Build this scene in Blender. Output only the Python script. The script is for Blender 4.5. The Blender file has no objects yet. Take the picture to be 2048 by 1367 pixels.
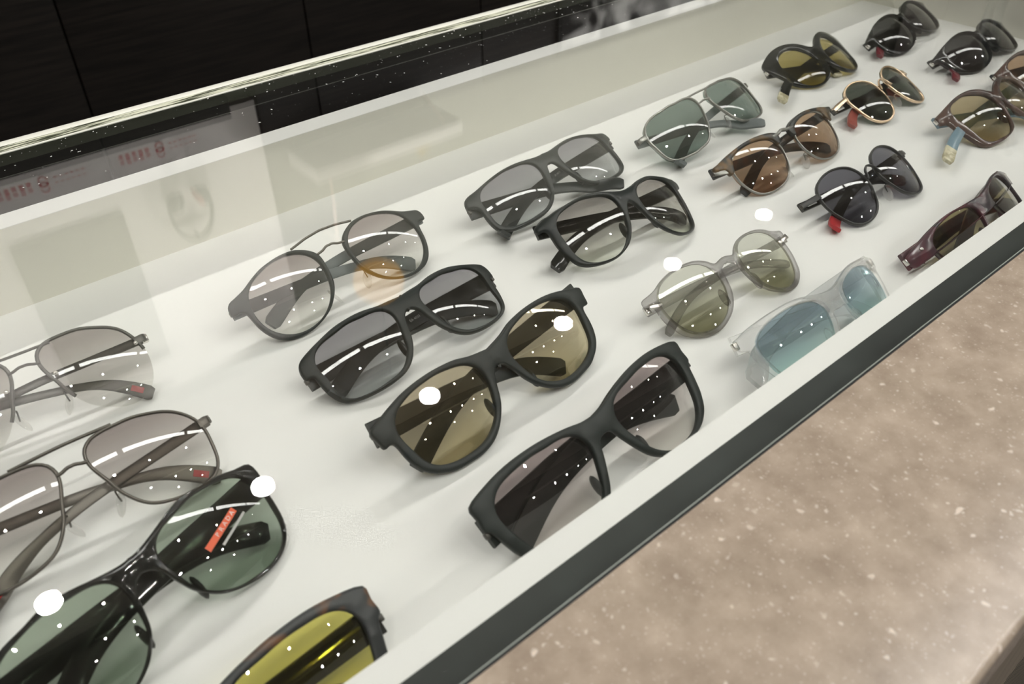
import bpy, bmesh, math, random
from mathutils import Vector, Matrix
from mathutils.geometry import tessellate_polygon
random.seed(7)
scene = bpy.context.scene
col = scene.collection

# ---------------------------------------------------------------- camera
CAM_H = 0.32                       # lens height above the tray (tray floor is z = 0)
cam_d = bpy.data.cameras.new('camera'); cam = bpy.data.objects.new('camera', cam_d); col.objects.link(cam)
cam.matrix_world = Matrix(((0.762130, 0.407628, -0.502989, 0.0),
                           (-0.647334, 0.466822, -0.602524, 0.0),
                           (-0.010799, 0.784804, 0.619650, CAM_H), (0, 0, 0, 1)))
cam_d.sensor_width = 36.0; cam_d.lens = 1664.0 / 2048.0 * 36.0
cam_d.clip_start = 0.01; cam_d.clip_end = 60
cam_d.dof.use_dof = True; cam_d.dof.focus_distance = 0.56; cam_d.dof.aperture_fstop = 13.0
scene.camera = cam

# ---------------------------------------------------------------- world, exposure
world = bpy.data.worlds.new('shop_ambience'); scene.world = world; world.use_nodes = True
world.node_tree.nodes['Background'].inputs[0].default_value = (1.0, 0.95, 0.88, 1)
world.node_tree.nodes['Background'].inputs[1].default_value = 0.10
vs = scene.view_settings
vs.view_transform = 'Standard'; vs.look = 'None'; vs.gamma = 1.0; vs.use_curve_mapping = False; vs.exposure = 1.58
cy = scene.cycles
cy.max_bounces = 8; cy.diffuse_bounces = 3; cy.glossy_bounces = 4; cy.transparent_max_bounces = 40
cy.transmission_bounces = 6; cy.caustics_reflective = False; cy.caustics_refractive = False
cy.sample_clamp_indirect = 6.0; cy.use_denoising = True
LAMP_ROUND = 270.0     # recessed round downlights over the back aisle
LAMP_SPOT = 300.0      # small spots over the customer side
LAMP_LINE = 4.8        # linear fixture over the counter front
CEIL = 1.915

# ---------------------------------------------------------------- materials
def new_mat(name):
    m = bpy.data.materials.new(name); m.use_nodes = True
    nt = m.node_tree; nt.nodes.clear()
    out = nt.nodes.new('ShaderNodeOutputMaterial')
    return m, nt, out
def pbr(name, c, rough=0.5, metal=0.0, spec=0.5, var=0.0, vscale=60.0, bump=0.0, bscale=400.0):
    m, nt, out = new_mat(name)
    b = nt.nodes.new('ShaderNodeBsdfPrincipled'); nt.links.new(b.outputs[0], out.inputs[0])
    b.inputs['Base Color'].default_value = (*c, 1); b.inputs['Roughness'].default_value = rough
    b.inputs['Metallic'].default_value = metal; b.inputs['Specular IOR Level'].default_value = spec
    if var or bump:
        tc = nt.nodes.new('ShaderNodeTexCoord')
    if var:
        n = nt.nodes.new('ShaderNodeTexNoise'); n.inputs['Scale'].default_value = vscale; n.inputs['Detail'].default_value = 4
        nt.links.new(tc.outputs['Object'], n.inputs['Vector'])
        r = nt.nodes.new('ShaderNodeValToRGB')
        r.color_ramp.elements[0].color = (*[x * (1 - var) for x in c], 1); r.color_ramp.elements[0].position = .3
        r.color_ramp.elements[1].color = (*[min(1, x * (1 + var)) for x in c], 1); r.color_ramp.elements[1].position = .7
        nt.links.new(n.outputs['Fac'], r.inputs[0]); nt.links.new(r.outputs[0], b.inputs['Base Color'])
    if bump:
        n2 = nt.nodes.new('ShaderNodeTexNoise'); n2.inputs['Scale'].default_value = bscale
        nt.links.new(tc.outputs['Object'], n2.inputs['Vector'])
        bp = nt.nodes.new('ShaderNodeBump'); bp.inputs['Strength'].default_value = bump; bp.inputs['Distance'].default_value = 0.0004
        nt.links.new(n2.outputs['Fac'], bp.inputs['Height']); nt.links.new(bp.outputs[0], b.inputs['Normal'])
    return m
def emit(name, c, s):
    m, nt, out = new_mat(name)
    e = nt.nodes.new('ShaderNodeEmission'); e.inputs[0].default_value = (*c, 1); e.inputs[1].default_value = s
    nt.links.new(e.outputs[0], out.inputs[0]); return m
def coat(nt, f0):
    """Schlick reflectance of one polished surface, from the facing ratio"""
    lw = nt.nodes.new('ShaderNodeLayerWeight'); lw.inputs[0].default_value = 0.5
    p = nt.nodes.new('ShaderNodeMath'); p.operation = 'POWER'; p.inputs[1].default_value = 5
    nt.links.new(lw.outputs['Facing'], p.inputs[0])
    ma = nt.nodes.new('ShaderNodeMath'); ma.operation = 'MULTIPLY_ADD'; ma.inputs[1].default_value = 1 - f0; ma.inputs[2].default_value = f0
    nt.links.new(p.outputs[0], ma.inputs[0]); return ma.outputs[0]
def clear(name, top, bottom=None, v0=-20.0, v1=20.0, f0=0.04, gloss=(1, 1, 1), rough=0.0, scatter=0.0, scol=(1, 1, 1), ar=False):
    """see-through sheet: tinted transmission (graded along the object's own height) under a polished surface"""
    m, nt, out = new_mat(name)
    t = nt.nodes.new('ShaderNodeBsdfTransparent'); g = nt.nodes.new('ShaderNodeBsdfGlossy')
    g.inputs['Color'].default_value = (*gloss, 1); g.inputs['Roughness'].default_value = rough
    t.inputs[0].default_value = (*[math.sqrt(x) for x in top], 1)
    if bottom is not None:
        tc = nt.nodes.new('ShaderNodeTexCoord'); sp = nt.nodes.new('ShaderNodeSeparateXYZ')
        nt.links.new(tc.outputs['Object'], sp.inputs[0])
        mr = nt.nodes.new('ShaderNodeMapRange'); mr.inputs[1].default_value = v0 / 1000; mr.inputs[2].default_value = v1 / 1000
        nt.links.new(sp.outputs[1], mr.inputs[0])
        r = nt.nodes.new('ShaderNodeValToRGB')
        r.color_ramp.elements[0].color = (*[math.sqrt(x) for x in bottom], 1); r.color_ramp.elements[1].color = (*[math.sqrt(x) for x in top], 1)
        nt.links.new(mr.outputs[0], r.inputs[0]); nt.links.new(r.outputs[0], t.inputs[0])
    base = t.outputs[0]
    if scatter:
        d = nt.nodes.new('ShaderNodeBsdfDiffuse'); d.inputs[0].default_value = (*scol, 1)
        mx0 = nt.nodes.new('ShaderNodeMixShader'); mx0.inputs[0].default_value = scatter
        nt.links.new(t.outputs[0], mx0.inputs[1]); nt.links.new(d.outputs[0], mx0.inputs[2]); base = mx0.outputs[0]
    mx = nt.nodes.new('ShaderNodeMixShader'); fac = coat(nt, f0)
    if ar:                                    # inner face of a lens is anti-glare coated: only the outer face mirrors
        ge = nt.nodes.new('ShaderNodeNewGeometry'); iv = nt.nodes.new('ShaderNodeMath'); iv.operation = 'SUBTRACT'; iv.inputs[0].default_value = 1
        nt.links.new(ge.outputs['Backfacing'], iv.inputs[1])
        mu = nt.nodes.new('ShaderNodeMath'); mu.operation = 'MULTIPLY'; nt.links.new(fac, mu.inputs[0]); nt.links.new(iv.outputs[0], mu.inputs[1]); fac = mu.outputs[0]
    nt.links.new(fac, mx.inputs[0]); nt.links.new(base, mx.inputs[1]); nt.links.new(g.outputs[0], mx.inputs[2])
    nt.links.new(mx.outputs[0], out.inputs[0]); return m
def lensm(name, *a, **k):
    k.setdefault('f0', .08); return clear(name, *a, ar=True, **k)
def blotch(name, c0, c1, scale, lo=.42, hi=.58, rough=.3, spec=.5):
    m, nt, out = new_mat(name)
    b = nt.nodes.new('ShaderNodeBsdfPrincipled'); nt.links.new(b.outputs[0], out.inputs[0])
    b.inputs['Roughness'].default_value = rough; b.inputs['Specular IOR Level'].default_value = spec
    tc = nt.nodes.new('ShaderNodeTexCoord'); n = nt.nodes.new('ShaderNodeTexNoise')
    n.inputs['Scale'].default_value = scale; n.inputs['Detail'].default_value = 2; n.inputs['Distortion'].default_value = .6
    nt.links.new(tc.outputs['Object'], n.inputs['Vector'])
    r = nt.nodes.new('ShaderNodeValToRGB'); r.color_ramp.elements[0].position = lo; r.color_ramp.elements[1].position = hi
    r.color_ramp.elements[0].color = (*c0, 1); r.color_ramp.elements[1].color = (*c1, 1)
    nt.links.new(n.outputs['Fac'], r.inputs[0]); nt.links.new(r.outputs[0], b.inputs['Base Color']); return m
def crystal(name, c, part):
    m, nt, out = new_mat(name)
    g = nt.nodes.new('ShaderNodeBsdfGlass'); g.inputs['Color'].default_value = (*[math.sqrt(x) for x in c], 1); g.inputs['IOR'].default_value = 1.47; g.inputs['Roughness'].default_value = .02
    t = nt.nodes.new('ShaderNodeBsdfTransparent'); t.inputs[0].default_value = (*[math.sqrt(x) for x in c], 1)
    mx = nt.nodes.new('ShaderNodeMixShader'); mx.inputs[0].default_value = part
    nt.links.new(t.outputs[0], mx.inputs[1]); nt.links.new(g.outputs[0], mx.inputs[2]); nt.links.new(mx.outputs[0], out.inputs[0]); return m
def stone_mat():
    m, nt, out = new_mat('speckled_stone')
    b = nt.nodes.new('ShaderNodeBsdfPrincipled'); nt.links.new(b.outputs[0], out.inputs[0])
    b.inputs['Roughness'].default_value = .24; b.inputs['Specular IOR Level'].default_value = .8
    tc = nt.nodes.new('ShaderNodeTexCoord')
    n = nt.nodes.new('ShaderNodeTexNoise'); n.inputs['Scale'].default_value = 45; n.inputs['Detail'].default_value = 8; n.inputs['Roughness'].default_value = .65
    nt.links.new(tc.outputs['Object'], n.inputs['Vector'])
    r = nt.nodes.new('ShaderNodeValToRGB')
    r.color_ramp.elements[0].position = .3; r.color_ramp.elements[0].color = (.275, .216, .164, 1)
    r.color_ramp.elements[1].position = .72; r.color_ramp.elements[1].color = (.47, .388, .31, 1)
    nt.links.new(n.outputs['Fac'], r.inputs[0])
    last = r.outputs[0]
    for sc, rad, keep, amount in ((150, .25, .74, .8), (280, .28, .60, .55), (600, .32, .45, .35)):
        # distorted voronoi cells: only some of them carry a pale fossil fleck
        nd = nt.nodes.new('ShaderNodeTexNoise'); nd.inputs['Scale'].default_value = sc * .8
        nt.links.new(tc.outputs['Object'], nd.inputs['Vector'])
        sc1 = nt.nodes.new('ShaderNodeVectorMath'); sc1.operation = 'SCALE'; sc1.inputs['Scale'].default_value = 1.2 / sc
        nt.links.new(nd.outputs['Color'], sc1.inputs[0])
        ad = nt.nodes.new('ShaderNodeVectorMath'); nt.links.new(tc.outputs['Object'], ad.inputs[0]); nt.links.new(sc1.outputs[0], ad.inputs[1])
        v = nt.nodes.new('ShaderNodeTexVoronoi'); v.inputs['Scale'].default_value = sc
        nt.links.new(ad.outputs[0], v.inputs['Vector'])
        lt = nt.nodes.new('ShaderNodeMapRange'); lt.inputs[1].default_value = rad; lt.inputs[2].default_value = rad * .5; lt.inputs[3].default_value = 0; lt.inputs[4].default_value = 1
        nt.links.new(v.outputs['Distance'], lt.inputs[0])
        sx = nt.nodes.new('ShaderNodeSeparateColor'); nt.links.new(v.outputs['Color'], sx.inputs[0])
        gt = nt.nodes.new('ShaderNodeMapRange'); gt.inputs[1].default_value = keep; gt.inputs[2].default_value = 1.0; gt.inputs[3].default_value = 0; gt.inputs[4].default_value = amount
        nt.links.new(sx.outputs[0], gt.inputs[0])
        mu = nt.nodes.new('ShaderNodeMath'); mu.operation = 'MULTIPLY'; nt.links.new(lt.outputs[0], mu.inputs[0]); nt.links.new(gt.outputs[0], mu.inputs[1])
        mx = nt.nodes.new('ShaderNodeMix'); mx.data_type = 'RGBA'
        nt.links.new(mu.outputs[0], mx.inputs[0]); nt.links.new(last, mx.inputs[6]); mx.inputs[7].default_value = (.80, .70, .61, 1)
        last = mx.outputs[2]
    nt.links.new(last, b.inputs['Base Color']); return m
def stripes(name, c0, c1, axis, scale, rough=.5, dist=2.0):
    m, nt, out = new_mat(name)
    b = nt.nodes.new('ShaderNodeBsdfPrincipled'); nt.links.new(b.outputs[0], out.inputs[0]); b.inputs['Roughness'].default_value = rough
    tc = nt.nodes.new('ShaderNodeTexCoord'); mp = nt.nodes.new('ShaderNodeMapping')
    mp.inputs['Scale'].default_value = axis; nt.links.new(tc.outputs['Object'], mp.inputs[0])
    n = nt.nodes.new('ShaderNodeTexNoise'); n.inputs['Scale'].default_value = scale; n.inputs['Detail'].default_value = dist
    nt.links.new(mp.outputs[0], n.inputs['Vector'])
    r = nt.nodes.new('ShaderNodeValToRGB'); r.color_ramp.elements[0].color = (*c0, 1); r.color_ramp.elements[1].color = (*c1, 1)
    r.color_ramp.elements[0].position = .35; r.color_ramp.elements[1].position = .65
    nt.links.new(n.outputs['Fac'], r.inputs[0]); nt.links.new(r.outputs[0], b.inputs['Base Color']); return m
def weave_mat():
    m, nt, out = new_mat('woven_textile')
    b = nt.nodes.new('ShaderNodeBsdfPrincipled'); nt.links.new(b.outputs[0], out.inputs[0]); b.inputs['Roughness'].default_value = .9
    tc = nt.nodes.new('ShaderNodeTexCoord')
    w = nt.nodes.new('ShaderNodeTexChecker'); w.inputs['Scale'].default_value = 170
    w.inputs[1].default_value = (.16, .13, .085, 1); w.inputs[2].default_value = (.035, .030, .024, 1)
    mp = nt.nodes.new('ShaderNodeMapping'); mp.inputs['Scale'].default_value = (1, 1, .35)
    nt.links.new(tc.outputs['Object'], mp.inputs[0]); nt.links.new(mp.outputs[0], w.inputs[0]); nt.links.new(w.outputs[0], b.inputs['Base Color'])
    return m

M = dict(
    white=pbr('white_lacquer', (.84, .845, .82), .45, spec=.35, var=.015, vscale=9),
    case_wall=pbr('cream_case_side', (.80, .79, .70), .5, spec=.3, var=.02, vscale=12),
    frit=pbr('black_border_paint', (.030, .036, .034), .35, var=.25, vscale=35),
    seal=pbr('dark_rubber_seal', (.02, .022, .022), .5),
    stone=stone_mat(),
    trim_wood=stripes('brushed_brown_trim', (.16, .13, .095), (.30, .25, .19), (60, 60, .6), 8, .45),
    weave=weave_mat(),
    darkwood=stripes('dark_wood_panel', (.0035, .003, .0025), (.014, .011, .009), (1.2, 1.2, 28), 5, .38),
    black_box=pbr('black_shelf_laminate', (.004, .004, .0035), .5, spec=.2),
    display_white=pbr('white_display_panel', (.78, .75, .72), .6),
    sage=pbr('grey_green_wall_paint', (.22, .22, .18), .7, var=.05, vscale=3),
    greywall=pbr('warm_grey_wall_paint', (.42, .38, .36), .7, var=.05, vscale=3),
    ceil_white=pbr('white_ceiling_paint', (.62, .58, .52), .8),
    ceil_dark=pbr('dark_ceiling_paint', (.05, .045, .038), .8),
    floor=pbr('dark_shop_floor', (.06, .05, .045), .5, var=.3, vscale=3),
    lamp_round=emit('downlight_glow', (1.0, .97, .93), LAMP_ROUND),
    lamp_spot=emit('spot_glow', (1.0, .965, .91), LAMP_SPOT),
    lamp_line=emit('line_lamp_glow', (1.0, .98, .95), LAMP_LINE),
    lamp_body=pbr('lamp_housing', (.75, .74, .70), .4),
    rail=pbr('white_track', (.72, .70, .62), .4),
    red=pbr('red_print', (.55, .06, .05), .5), green=pbr('green_leaf', (.10, .42, .05), .5),
    # frames
    matte=pbr('matt_black_acetate', (.010, .0155, .0142), .45, spec=.38, bump=.05, bscale=900),
    satin=pbr('satin_black_acetate', (.010, .0145, .0140), .33, spec=.38),
    gloss=pbr('glossy_black_acetate', (.010, .011, .010), .08, spec=.5),
    tort=blotch('tortoiseshell_acetate', (.018, .020, .018), (.20, .11, .03), 55, .50, .66, .32),
    tort_dark=blotch('dark_tortoise_acetate', (.018, .022, .024), (.20, .085, .03), 60, .56, .70, .35),
    burgundy=blotch('burgundy_acetate', (.022, .016, .024), (.10, .022, .034), 40, .42, .62, .22),
    brown=blotch('brown_acetate', (.060, .042, .038), (.115, .070, .055), 50, .4, .6, .12),
    blue=pbr('pale_blue_acetate', (.20, .30, .36), .2),
    horn=blotch('pale_horn_acetate', (.42, .38, .24), (.70, .66, .48), 160, .4, .6, .25),
    gun=pbr('gunmetal', (.30, .30, .28), .28, 1.0), dark_metal=pbr('dark_metal', (.085, .082, .075), .35, .7),
    bronze=pbr('dull_bronze', (.13, .12, .105), .38, .8),
    blackmetal=pbr('black_metal', (.018, .020, .020), .3), silver=pbr('silver_metal', (.72, .70, .66), .22, 1.0),
    gold=pbr('pale_gold_metal', (.86, .66, .46), .25, 1.0),
    rubber=pbr('grey_rubber', (.13, .15, .15), .55), red_lacquer=pbr('red_lacquer', (.42, .035, .04), .25), rust=pbr('rust_red_acetate', (.30, .07, .055), .3),
    maroon=pbr('maroon_acetate', (.16, .018, .03), .15),
    pad=clear('clear_nose_pad', (.86, .86, .84), f0=.06, scatter=.12),
    grey_clear=crystal('smoke_clear_acetate', (.60, .585, .585), .40),
    clear_fr=crystal('crystal_clear_acetate', (.99, .99, .99), .45),
    label=pbr('white_sticker', (.80, .80, .77), .5), orange=pbr('orange_sticker', (.80, .13, .05), .5), ink=pbr('black_ink', (.02, .02, .02), .5),
    print_grey=pbr('grey_print', (.50, .50, .48), .5), etch=clear('etched_mark', (.80, .80, .80), f0=.04, scatter=.25, scol=(.30, .30, .30)),
    # lenses
    l_smoke=lensm('smoke_gradient_lens', (.42, .38, .37), (.86, .86, .83), -18, 20),
    l_violet=lensm('violet_grey_gradient_lens', (.31, .30, .325), (.62, .645, .645), -18, 20),
    l_rose=lensm('rose_grey_gradient_lens', (.40, .35, .345), (.90, .90, .87), -14, 20),
    l_rose2=lensm('plum_gradient_lens', (.36, .30, .30), (.90, .88, .85), -16, 20),
    l_grad=lensm('grey_green_gradient_lens', (.36, .335, .32), (.82, .84, .76), -20, 20),
    l_gold=lensm('gold_mirror_lens', (.60, .53, .40), (.66, .60, .42), -18, 18, f0=.22, gloss=(1, .90, .66)),
    l_green=lensm('green_lens', (.19, .25, .225), (.22, .28, .255), f0=.07),
    l_green2=lensm('dark_green_lens', (.40, .47, .39), (.44, .51, .44), f0=.07),
    l_brown=lensm('brown_lens', (.50, .35, .23), (.36, .24, .16), f0=.09),
    l_tan=lensm('tan_lens', (.50, .42, .27), (.46, .39, .25), f0=.07),
    l_dark=lensm('dark_grey_lens', (.16, .16, .19), (.15, .15, .175), f0=.08),
    l_black=lensm('near_black_lens', (.065, .066, .064), f0=.07),
    l_moss=lensm('bottle_green_lens', (.085, .10, .08), f0=.08),
    l_olive=lensm('olive_lens', (.42, .35, .13), f0=.06),
    l_yellow=lensm('olive_yellow_lens', (.66, .61, .17), f0=.05),
    l_greenmirror=lensm('green_mirror_gradient_lens', (.84, .85, .78), (.46, .45, .33), -16, 14, f0=.15, gloss=(.95, 1, .80)),
    l_blue=lensm('blue_mirror_lens', (.40, .51, .58), (.62, .84, .78), -14, 10, f0=.16, gloss=(.78, .90, 1.0)),
    l_khaki=lensm('khaki_lens', (.32, .28, .15), f0=.08),
    arris=pbr('pale_arris_line', (.30, .33, .30), .3),
    pane=clear('clear_float_glass', (.972, .982, .968), f0=.043),
    amber=emit('amber_lamp_glow', (1.0, .50, .06), .55), amber_glass=clear('yellow_glass', (.80, .66, .22), f0=.08, scatter=.25, scol=(.9, .72, .25)),
    pink=pbr('pale_pink_rope', (.78, .62, .55), .6), headphone=pbr('grey_headphone_plastic', (.11, .12, .10), .45), pad_red=pbr('red_earpad', (.50, .16, .12), .6),
)
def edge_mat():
    m, nt, out = new_mat('painted_edge_refraction')
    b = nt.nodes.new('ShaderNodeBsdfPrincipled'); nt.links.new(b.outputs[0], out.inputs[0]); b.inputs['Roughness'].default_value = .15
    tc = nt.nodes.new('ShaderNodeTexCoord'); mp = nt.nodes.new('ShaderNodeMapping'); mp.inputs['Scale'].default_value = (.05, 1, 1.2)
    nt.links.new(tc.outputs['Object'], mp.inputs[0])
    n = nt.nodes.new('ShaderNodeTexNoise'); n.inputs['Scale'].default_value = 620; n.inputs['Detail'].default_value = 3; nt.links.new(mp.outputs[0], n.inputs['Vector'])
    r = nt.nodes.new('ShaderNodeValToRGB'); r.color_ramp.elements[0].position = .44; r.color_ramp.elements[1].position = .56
    r.color_ramp.elements[0].color = (.05, .06, .03, 1); r.color_ramp.elements[1].color = (.82, .84, .66, 1)  # pale streaks painted in for light refracted inside the glass edge
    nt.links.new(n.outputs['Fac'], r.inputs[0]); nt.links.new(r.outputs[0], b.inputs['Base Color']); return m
M['edge'] = edge_mat(); M['edge_dark'] = pbr('olive_glass_edge', (.018, .022, .012), .3); M['dust'] = pbr('white_dust', (.8, .8, .78), .8); M['edge_glint'] = pbr('painted_edge_glint', (.92, .93, .84), .12)  # bright edge colour stands in for internal reflection in the glass

# ---------------------------------------------------------------- mesh helpers
def obj(name, verts, faces, mat, parent=None, smooth=False, sharp=None):
    me = bpy.data.meshes.new(name); me.from_pydata([tuple(v) for v in verts], [], faces); me.validate()
    bm = bmesh.new(); bm.from_mesh(me); bmesh.ops.recalc_face_normals(bm, faces=bm.faces); bm.to_mesh(me); bm.free()
    me.materials.append(M[mat] if isinstance(mat, str) else mat)
    if smooth:
        for p in me.polygons: p.use_smooth = True
        if sharp: me.set_sharp_from_angle(angle=math.radians(sharp))
    o = bpy.data.objects.new(name, me); col.objects.link(o); o.parent = parent
    return o
def box(name, a, b, mat, parent=None, bevel=0.0, seg=2):
    bm = bmesh.new(); bmesh.ops.create_cube(bm, size=1)
    for v in bm.verts:
        v.co = Vector([a[i] + (v.co[i] + .5) * (b[i] - a[i]) for i in range(3)])
    if bevel: bmesh.ops.bevel(bm, geom=bm.edges[:], offset=bevel, segments=seg, profile=.6, affect='EDGES')
    me = bpy.data.meshes.new(name); bm.to_mesh(me); bm.free(); me.materials.append(M[mat])
    if bevel:
        for p in me.polygons: p.use_smooth = True
        me.set_sharp_from_angle(angle=math.radians(50))
    o = bpy.data.objects.new(name, me); col.objects.link(o); o.parent = parent; return o
def ball(name, c, r, mat, parent=None, seg=16, rot=None):
    bm = bmesh.new(); bmesh.ops.create_uvsphere(bm, u_segments=seg, v_segments=seg // 2 + 2, radius=1)
    for v in bm.verts:
        p = Vector((v.co.x * r[0], v.co.y * r[1], v.co.z * r[2]))
        if rot: p = rot @ p
        v.co = p + Vector(c)
    me = bpy.data.meshes.new(name); bm.to_mesh(me); bm.free(); me.materials.append(M[mat])
    for p in me.polygons: p.use_smooth = True
    o = bpy.data.objects.new(name, me); col.objects.link(o); o.parent = parent; return o
def sweep_data(path, prof, up, closed=False):
    """verts, faces of a profile swept along a path; prof(i, t) -> list of (a, b): a along side, b along up"""
    n = len(path); V = []; F = []; k = None
    for i, p in enumerate(path):
        q0 = path[(i - 1) % n] if closed or i > 0 else path[i]; q1 = path[(i + 1) % n] if closed or i < n - 1 else path[i]
        t = (q1 - q0).normalized()
        u = up(i) if callable(up) else up
        s = t.cross(u).normalized(); b = s.cross(t).normalized()
        pr = prof(i, i / (n - 1))
        k = len(pr)
        for (x, y) in pr: V.append(p + s * x + b * y)
    for i in range(n if closed else n - 1):
        for j in range(k):
            a, b_ = i * k + j, i * k + (j + 1) % k
            c, d = ((i + 1) % n) * k + (j + 1) % k, ((i + 1) % n) * k + j
            F.append((a, b_, c, d))
    if not closed:
        F.append(tuple(range(k))); F.append(tuple((n - 1) * k + j for j in range(k)))
    return V, F
def circ(r, n=8, ry=None):
    ry = r if ry is None else ry
    return [(r * math.cos(2 * math.pi * j / n), ry * math.sin(2 * math.pi * j / n)) for j in range(n)]
def tube(name, path, r, mat, parent=None, closed=False, n=8, ry=None, up=Vector((0, 0, 1))):
    V, F = sweep_data(path, lambda i, t: circ(r, n, ry), up, closed)
    return obj(name, V, F, mat, parent, True)
def rrect(a, b, r):
    out = []
    for sx, sy, a0 in ((1, 1, 0), (-1, 1, 90), (-1, -1, 180), (1, -1, 270)):
        for k in range(3):
            an = math.radians(a0 + 45 * k)
            out.append((sx * (a - r) + r * math.cos(an), sy * (b - r) + r * math.sin(an)))
    return out
def lathe(name, prof, mat, parent=None, n=24, centre=(0, 0, 0), cap=True):
    V = []; F = []; k = len(prof)
    for i in range(n):
        a = 2 * math.pi * i / n
        for (r, z) in prof: V.append(Vector((r * math.cos(a), r * math.sin(a), z)) + Vector(centre))
    for i in range(n):
        for j in range(k - 1):
            F.append((i * k + j, ((i + 1) % n) * k + j, ((i + 1) % n) * k + j + 1, i * k + j + 1))
    if cap and prof[0][0] > 1e-6: F.append(tuple(i * k for i in range(n)))
    if cap and prof[-1][0] > 1e-6: F.append(tuple(i * k + k - 1 for i in range(n)))
    return obj(name, V, F, mat, parent, True, 40)
def catmull(p, m=4, closed=False):
    n = len(p); out = []
    for i in range(n - (0 if closed else 1)):
        p0 = p[(i - 1) % n] if closed or i > 0 else p[0]; p1 = p[i]; p2 = p[(i + 1) % n]
        p3 = p[(i + 2) % n] if closed or i + 2 < n else p[-1]
        for j in range(m):
            t = j / m
            out.append(.5 * ((2 * p1) + (p2 - p0) * t + (2 * p0 - 5 * p1 + 4 * p2 - p3) * t * t + (3 * p1 - p0 - 3 * p2 + p3) * t ** 3))
    if not closed: out.append(p[-1].copy())
    return out
def empty(name, loc, label, cat, group=None):
    o = bpy.data.objects.new(name, None); col.objects.link(o); o.location = loc
    o.empty_display_size = .02
    o['label'] = label; o['category'] = cat
    if group: o['group'] = group
    return o
def tag(o, label, cat, group=None):
    o['label'] = label; o['category'] = cat
    if group: o['group'] = group
    return o
def struct(o): o['kind'] = 'structure'; return o
def text_mesh(body, size):
    cu = bpy.data.curves.new('t', 'FONT'); cu.body = body; cu.size = size; cu.align_x = 'CENTER'; cu.align_y = 'CENTER'; cu.resolution_u = 2
    o = bpy.data.objects.new('t', cu); col.objects.link(o)
    dg = bpy.context.evaluated_depsgraph_get(); me = bpy.data.meshes.new_from_object(o.evaluated_get(dg))
    bpy.data.objects.remove(o); bpy.data.curves.remove(cu); return me
def place_text(name, body, size, mat, parent, origin, xdir, normal):
    me = text_mesh(body, size); me.materials.clear(); me.materials.append(M[mat])
    x = xdir.normalized(); z = normal.normalized(); y = z.cross(x).normalized(); x = y.cross(z)
    me.transform(Matrix(((x.x, y.x, z.x, origin.x), (x.y, y.y, z.y, origin.y), (x.z, y.z, z.z, origin.z), (0, 0, 0, 1))))
    o = bpy.data.objects.new(name, me); col.objects.link(o); o.parent = parent; return o

# ---------------------------------------------------------------- room shell
FLOOR = -0.90; WY = 2.60
struct(box('floor', (-5, -5, FLOOR - .1), (9, WY + .2, FLOOR), 'floor'))
struct(box('ceiling', (-5, -.95, CEIL), (9, WY + .2, CEIL + .1), 'ceil_white'))
struct(box('trim_1', (-5, -5, CEIL + .0), (9, -.96, CEIL + .1), 'ceil_dark'))
wb = struct(box('wall_back', (-5, WY, FLOOR), (9, WY + .15, CEIL - .002), 'sage'))
SEAM = .722
for i in range(-6, 12):
    x0 = .5547 + SEAM * i
    if x0 > 8 or x0 < -4.6: continue
    x1 = x0 + SEAM
    box('dark_panel', (x0 + .003, WY - .05, FLOOR + .002), (x1 - .003, WY - .001, .80), 'darkwood', wb, .002)
    if x1 > 1.1: box('dark_panel', (max(x0 + .003, 1.055), WY - .05, .803), (x1 - .003, WY - .001, 1.05), 'darkwood', wb, .002)
struct(box('wall_right', (5.42, WY - .30, FLOOR + .001), (8.9, WY - .051, CEIL - .003), 'greywall'))

# ---------------------------------------------------------------- ceiling lamps
k = 0
where = ['nearest the left end', 'second from the left end', 'third from the left end', 'fourth from the left end', 'fifth from the left end', 'at the right end']
for i in range(6):
    x = -.12 + .692 * i
    t = empty('ceiling_downlight', (x, 2.005, CEIL), 'round white recessed downlight above the back aisle, ' + where[i] + ' of its row', 'lamp', 'round downlights over the back aisle')
    lathe('trim_ring', [(.036, -.003), (.052, -.003), (.054, -.0005), (.036, -.0005)], 'lamp_body', t, cap=False)
    lathe('diffuser', [(.0355, -.0008), (.0355, -.0015)], 'lamp_round', t, 40)
def spot(x, y, z, label, group, rail=False):
    t = empty('spot_lamp', (x, y, z), label, 'lamp', group)
    if rail:
        lathe('housing', [(.0, -.05), (.030, -.05), (.034, -.06), (.034, -.13), (.030, -.135), (.026, -.13)], 'lamp_body', t, 16, cap=False)
        lathe('stem', [(.008, -.001), (.008, -.05)], 'lamp_body', t, 10)
        lathe('bulb', [(.025, -.126), (.025, -.128)], 'lamp_spot', t, 16)
    else:
        lathe('housing', [(.026, -.004), (.040, -.004), (.042, -.0005), (.026, -.0005)], 'lamp_body', t, 20, cap=False)
        lathe('bulb', [(.0255, -.0008), (.0255, -.002)], 'lamp_spot', t, 16)
for i, x in enumerate((-.75, .0, .82, 1.95, 3.2, 4.4)):
    spot(x, -.58, CEIL, 'small recessed spot in the pale ceiling, number %s from the left over the customer side' % ['one', 'two', 'three', 'four', 'five', 'six'][i], 'recessed spots over the customer side')
tr = box('track_rail', (.45, -1.29, CEIL - .03), (5.0, -1.25, CEIL - .0005), 'rail'); tag(tr, 'long white lighting track under the dark ceiling', 'light track')
for i, x in enumerate((.62, 1.38, 1.95, 2.75, 3.6)):
    spot(x, -1.27, CEIL - .03, 'white cylinder spot hanging from the lighting track, number %s from the left' % ['one', 'two', 'three', 'four', 'five'][i], 'spots on the lighting track', True)
for i, x in enumerate((.35, 1.6, 2.8)):
    spot(x, -1.92, CEIL, 'small recessed spot in the dark ceiling, %s of three' % ['left', 'middle', 'right'][i], 'recessed spots in the dark ceiling')
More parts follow.
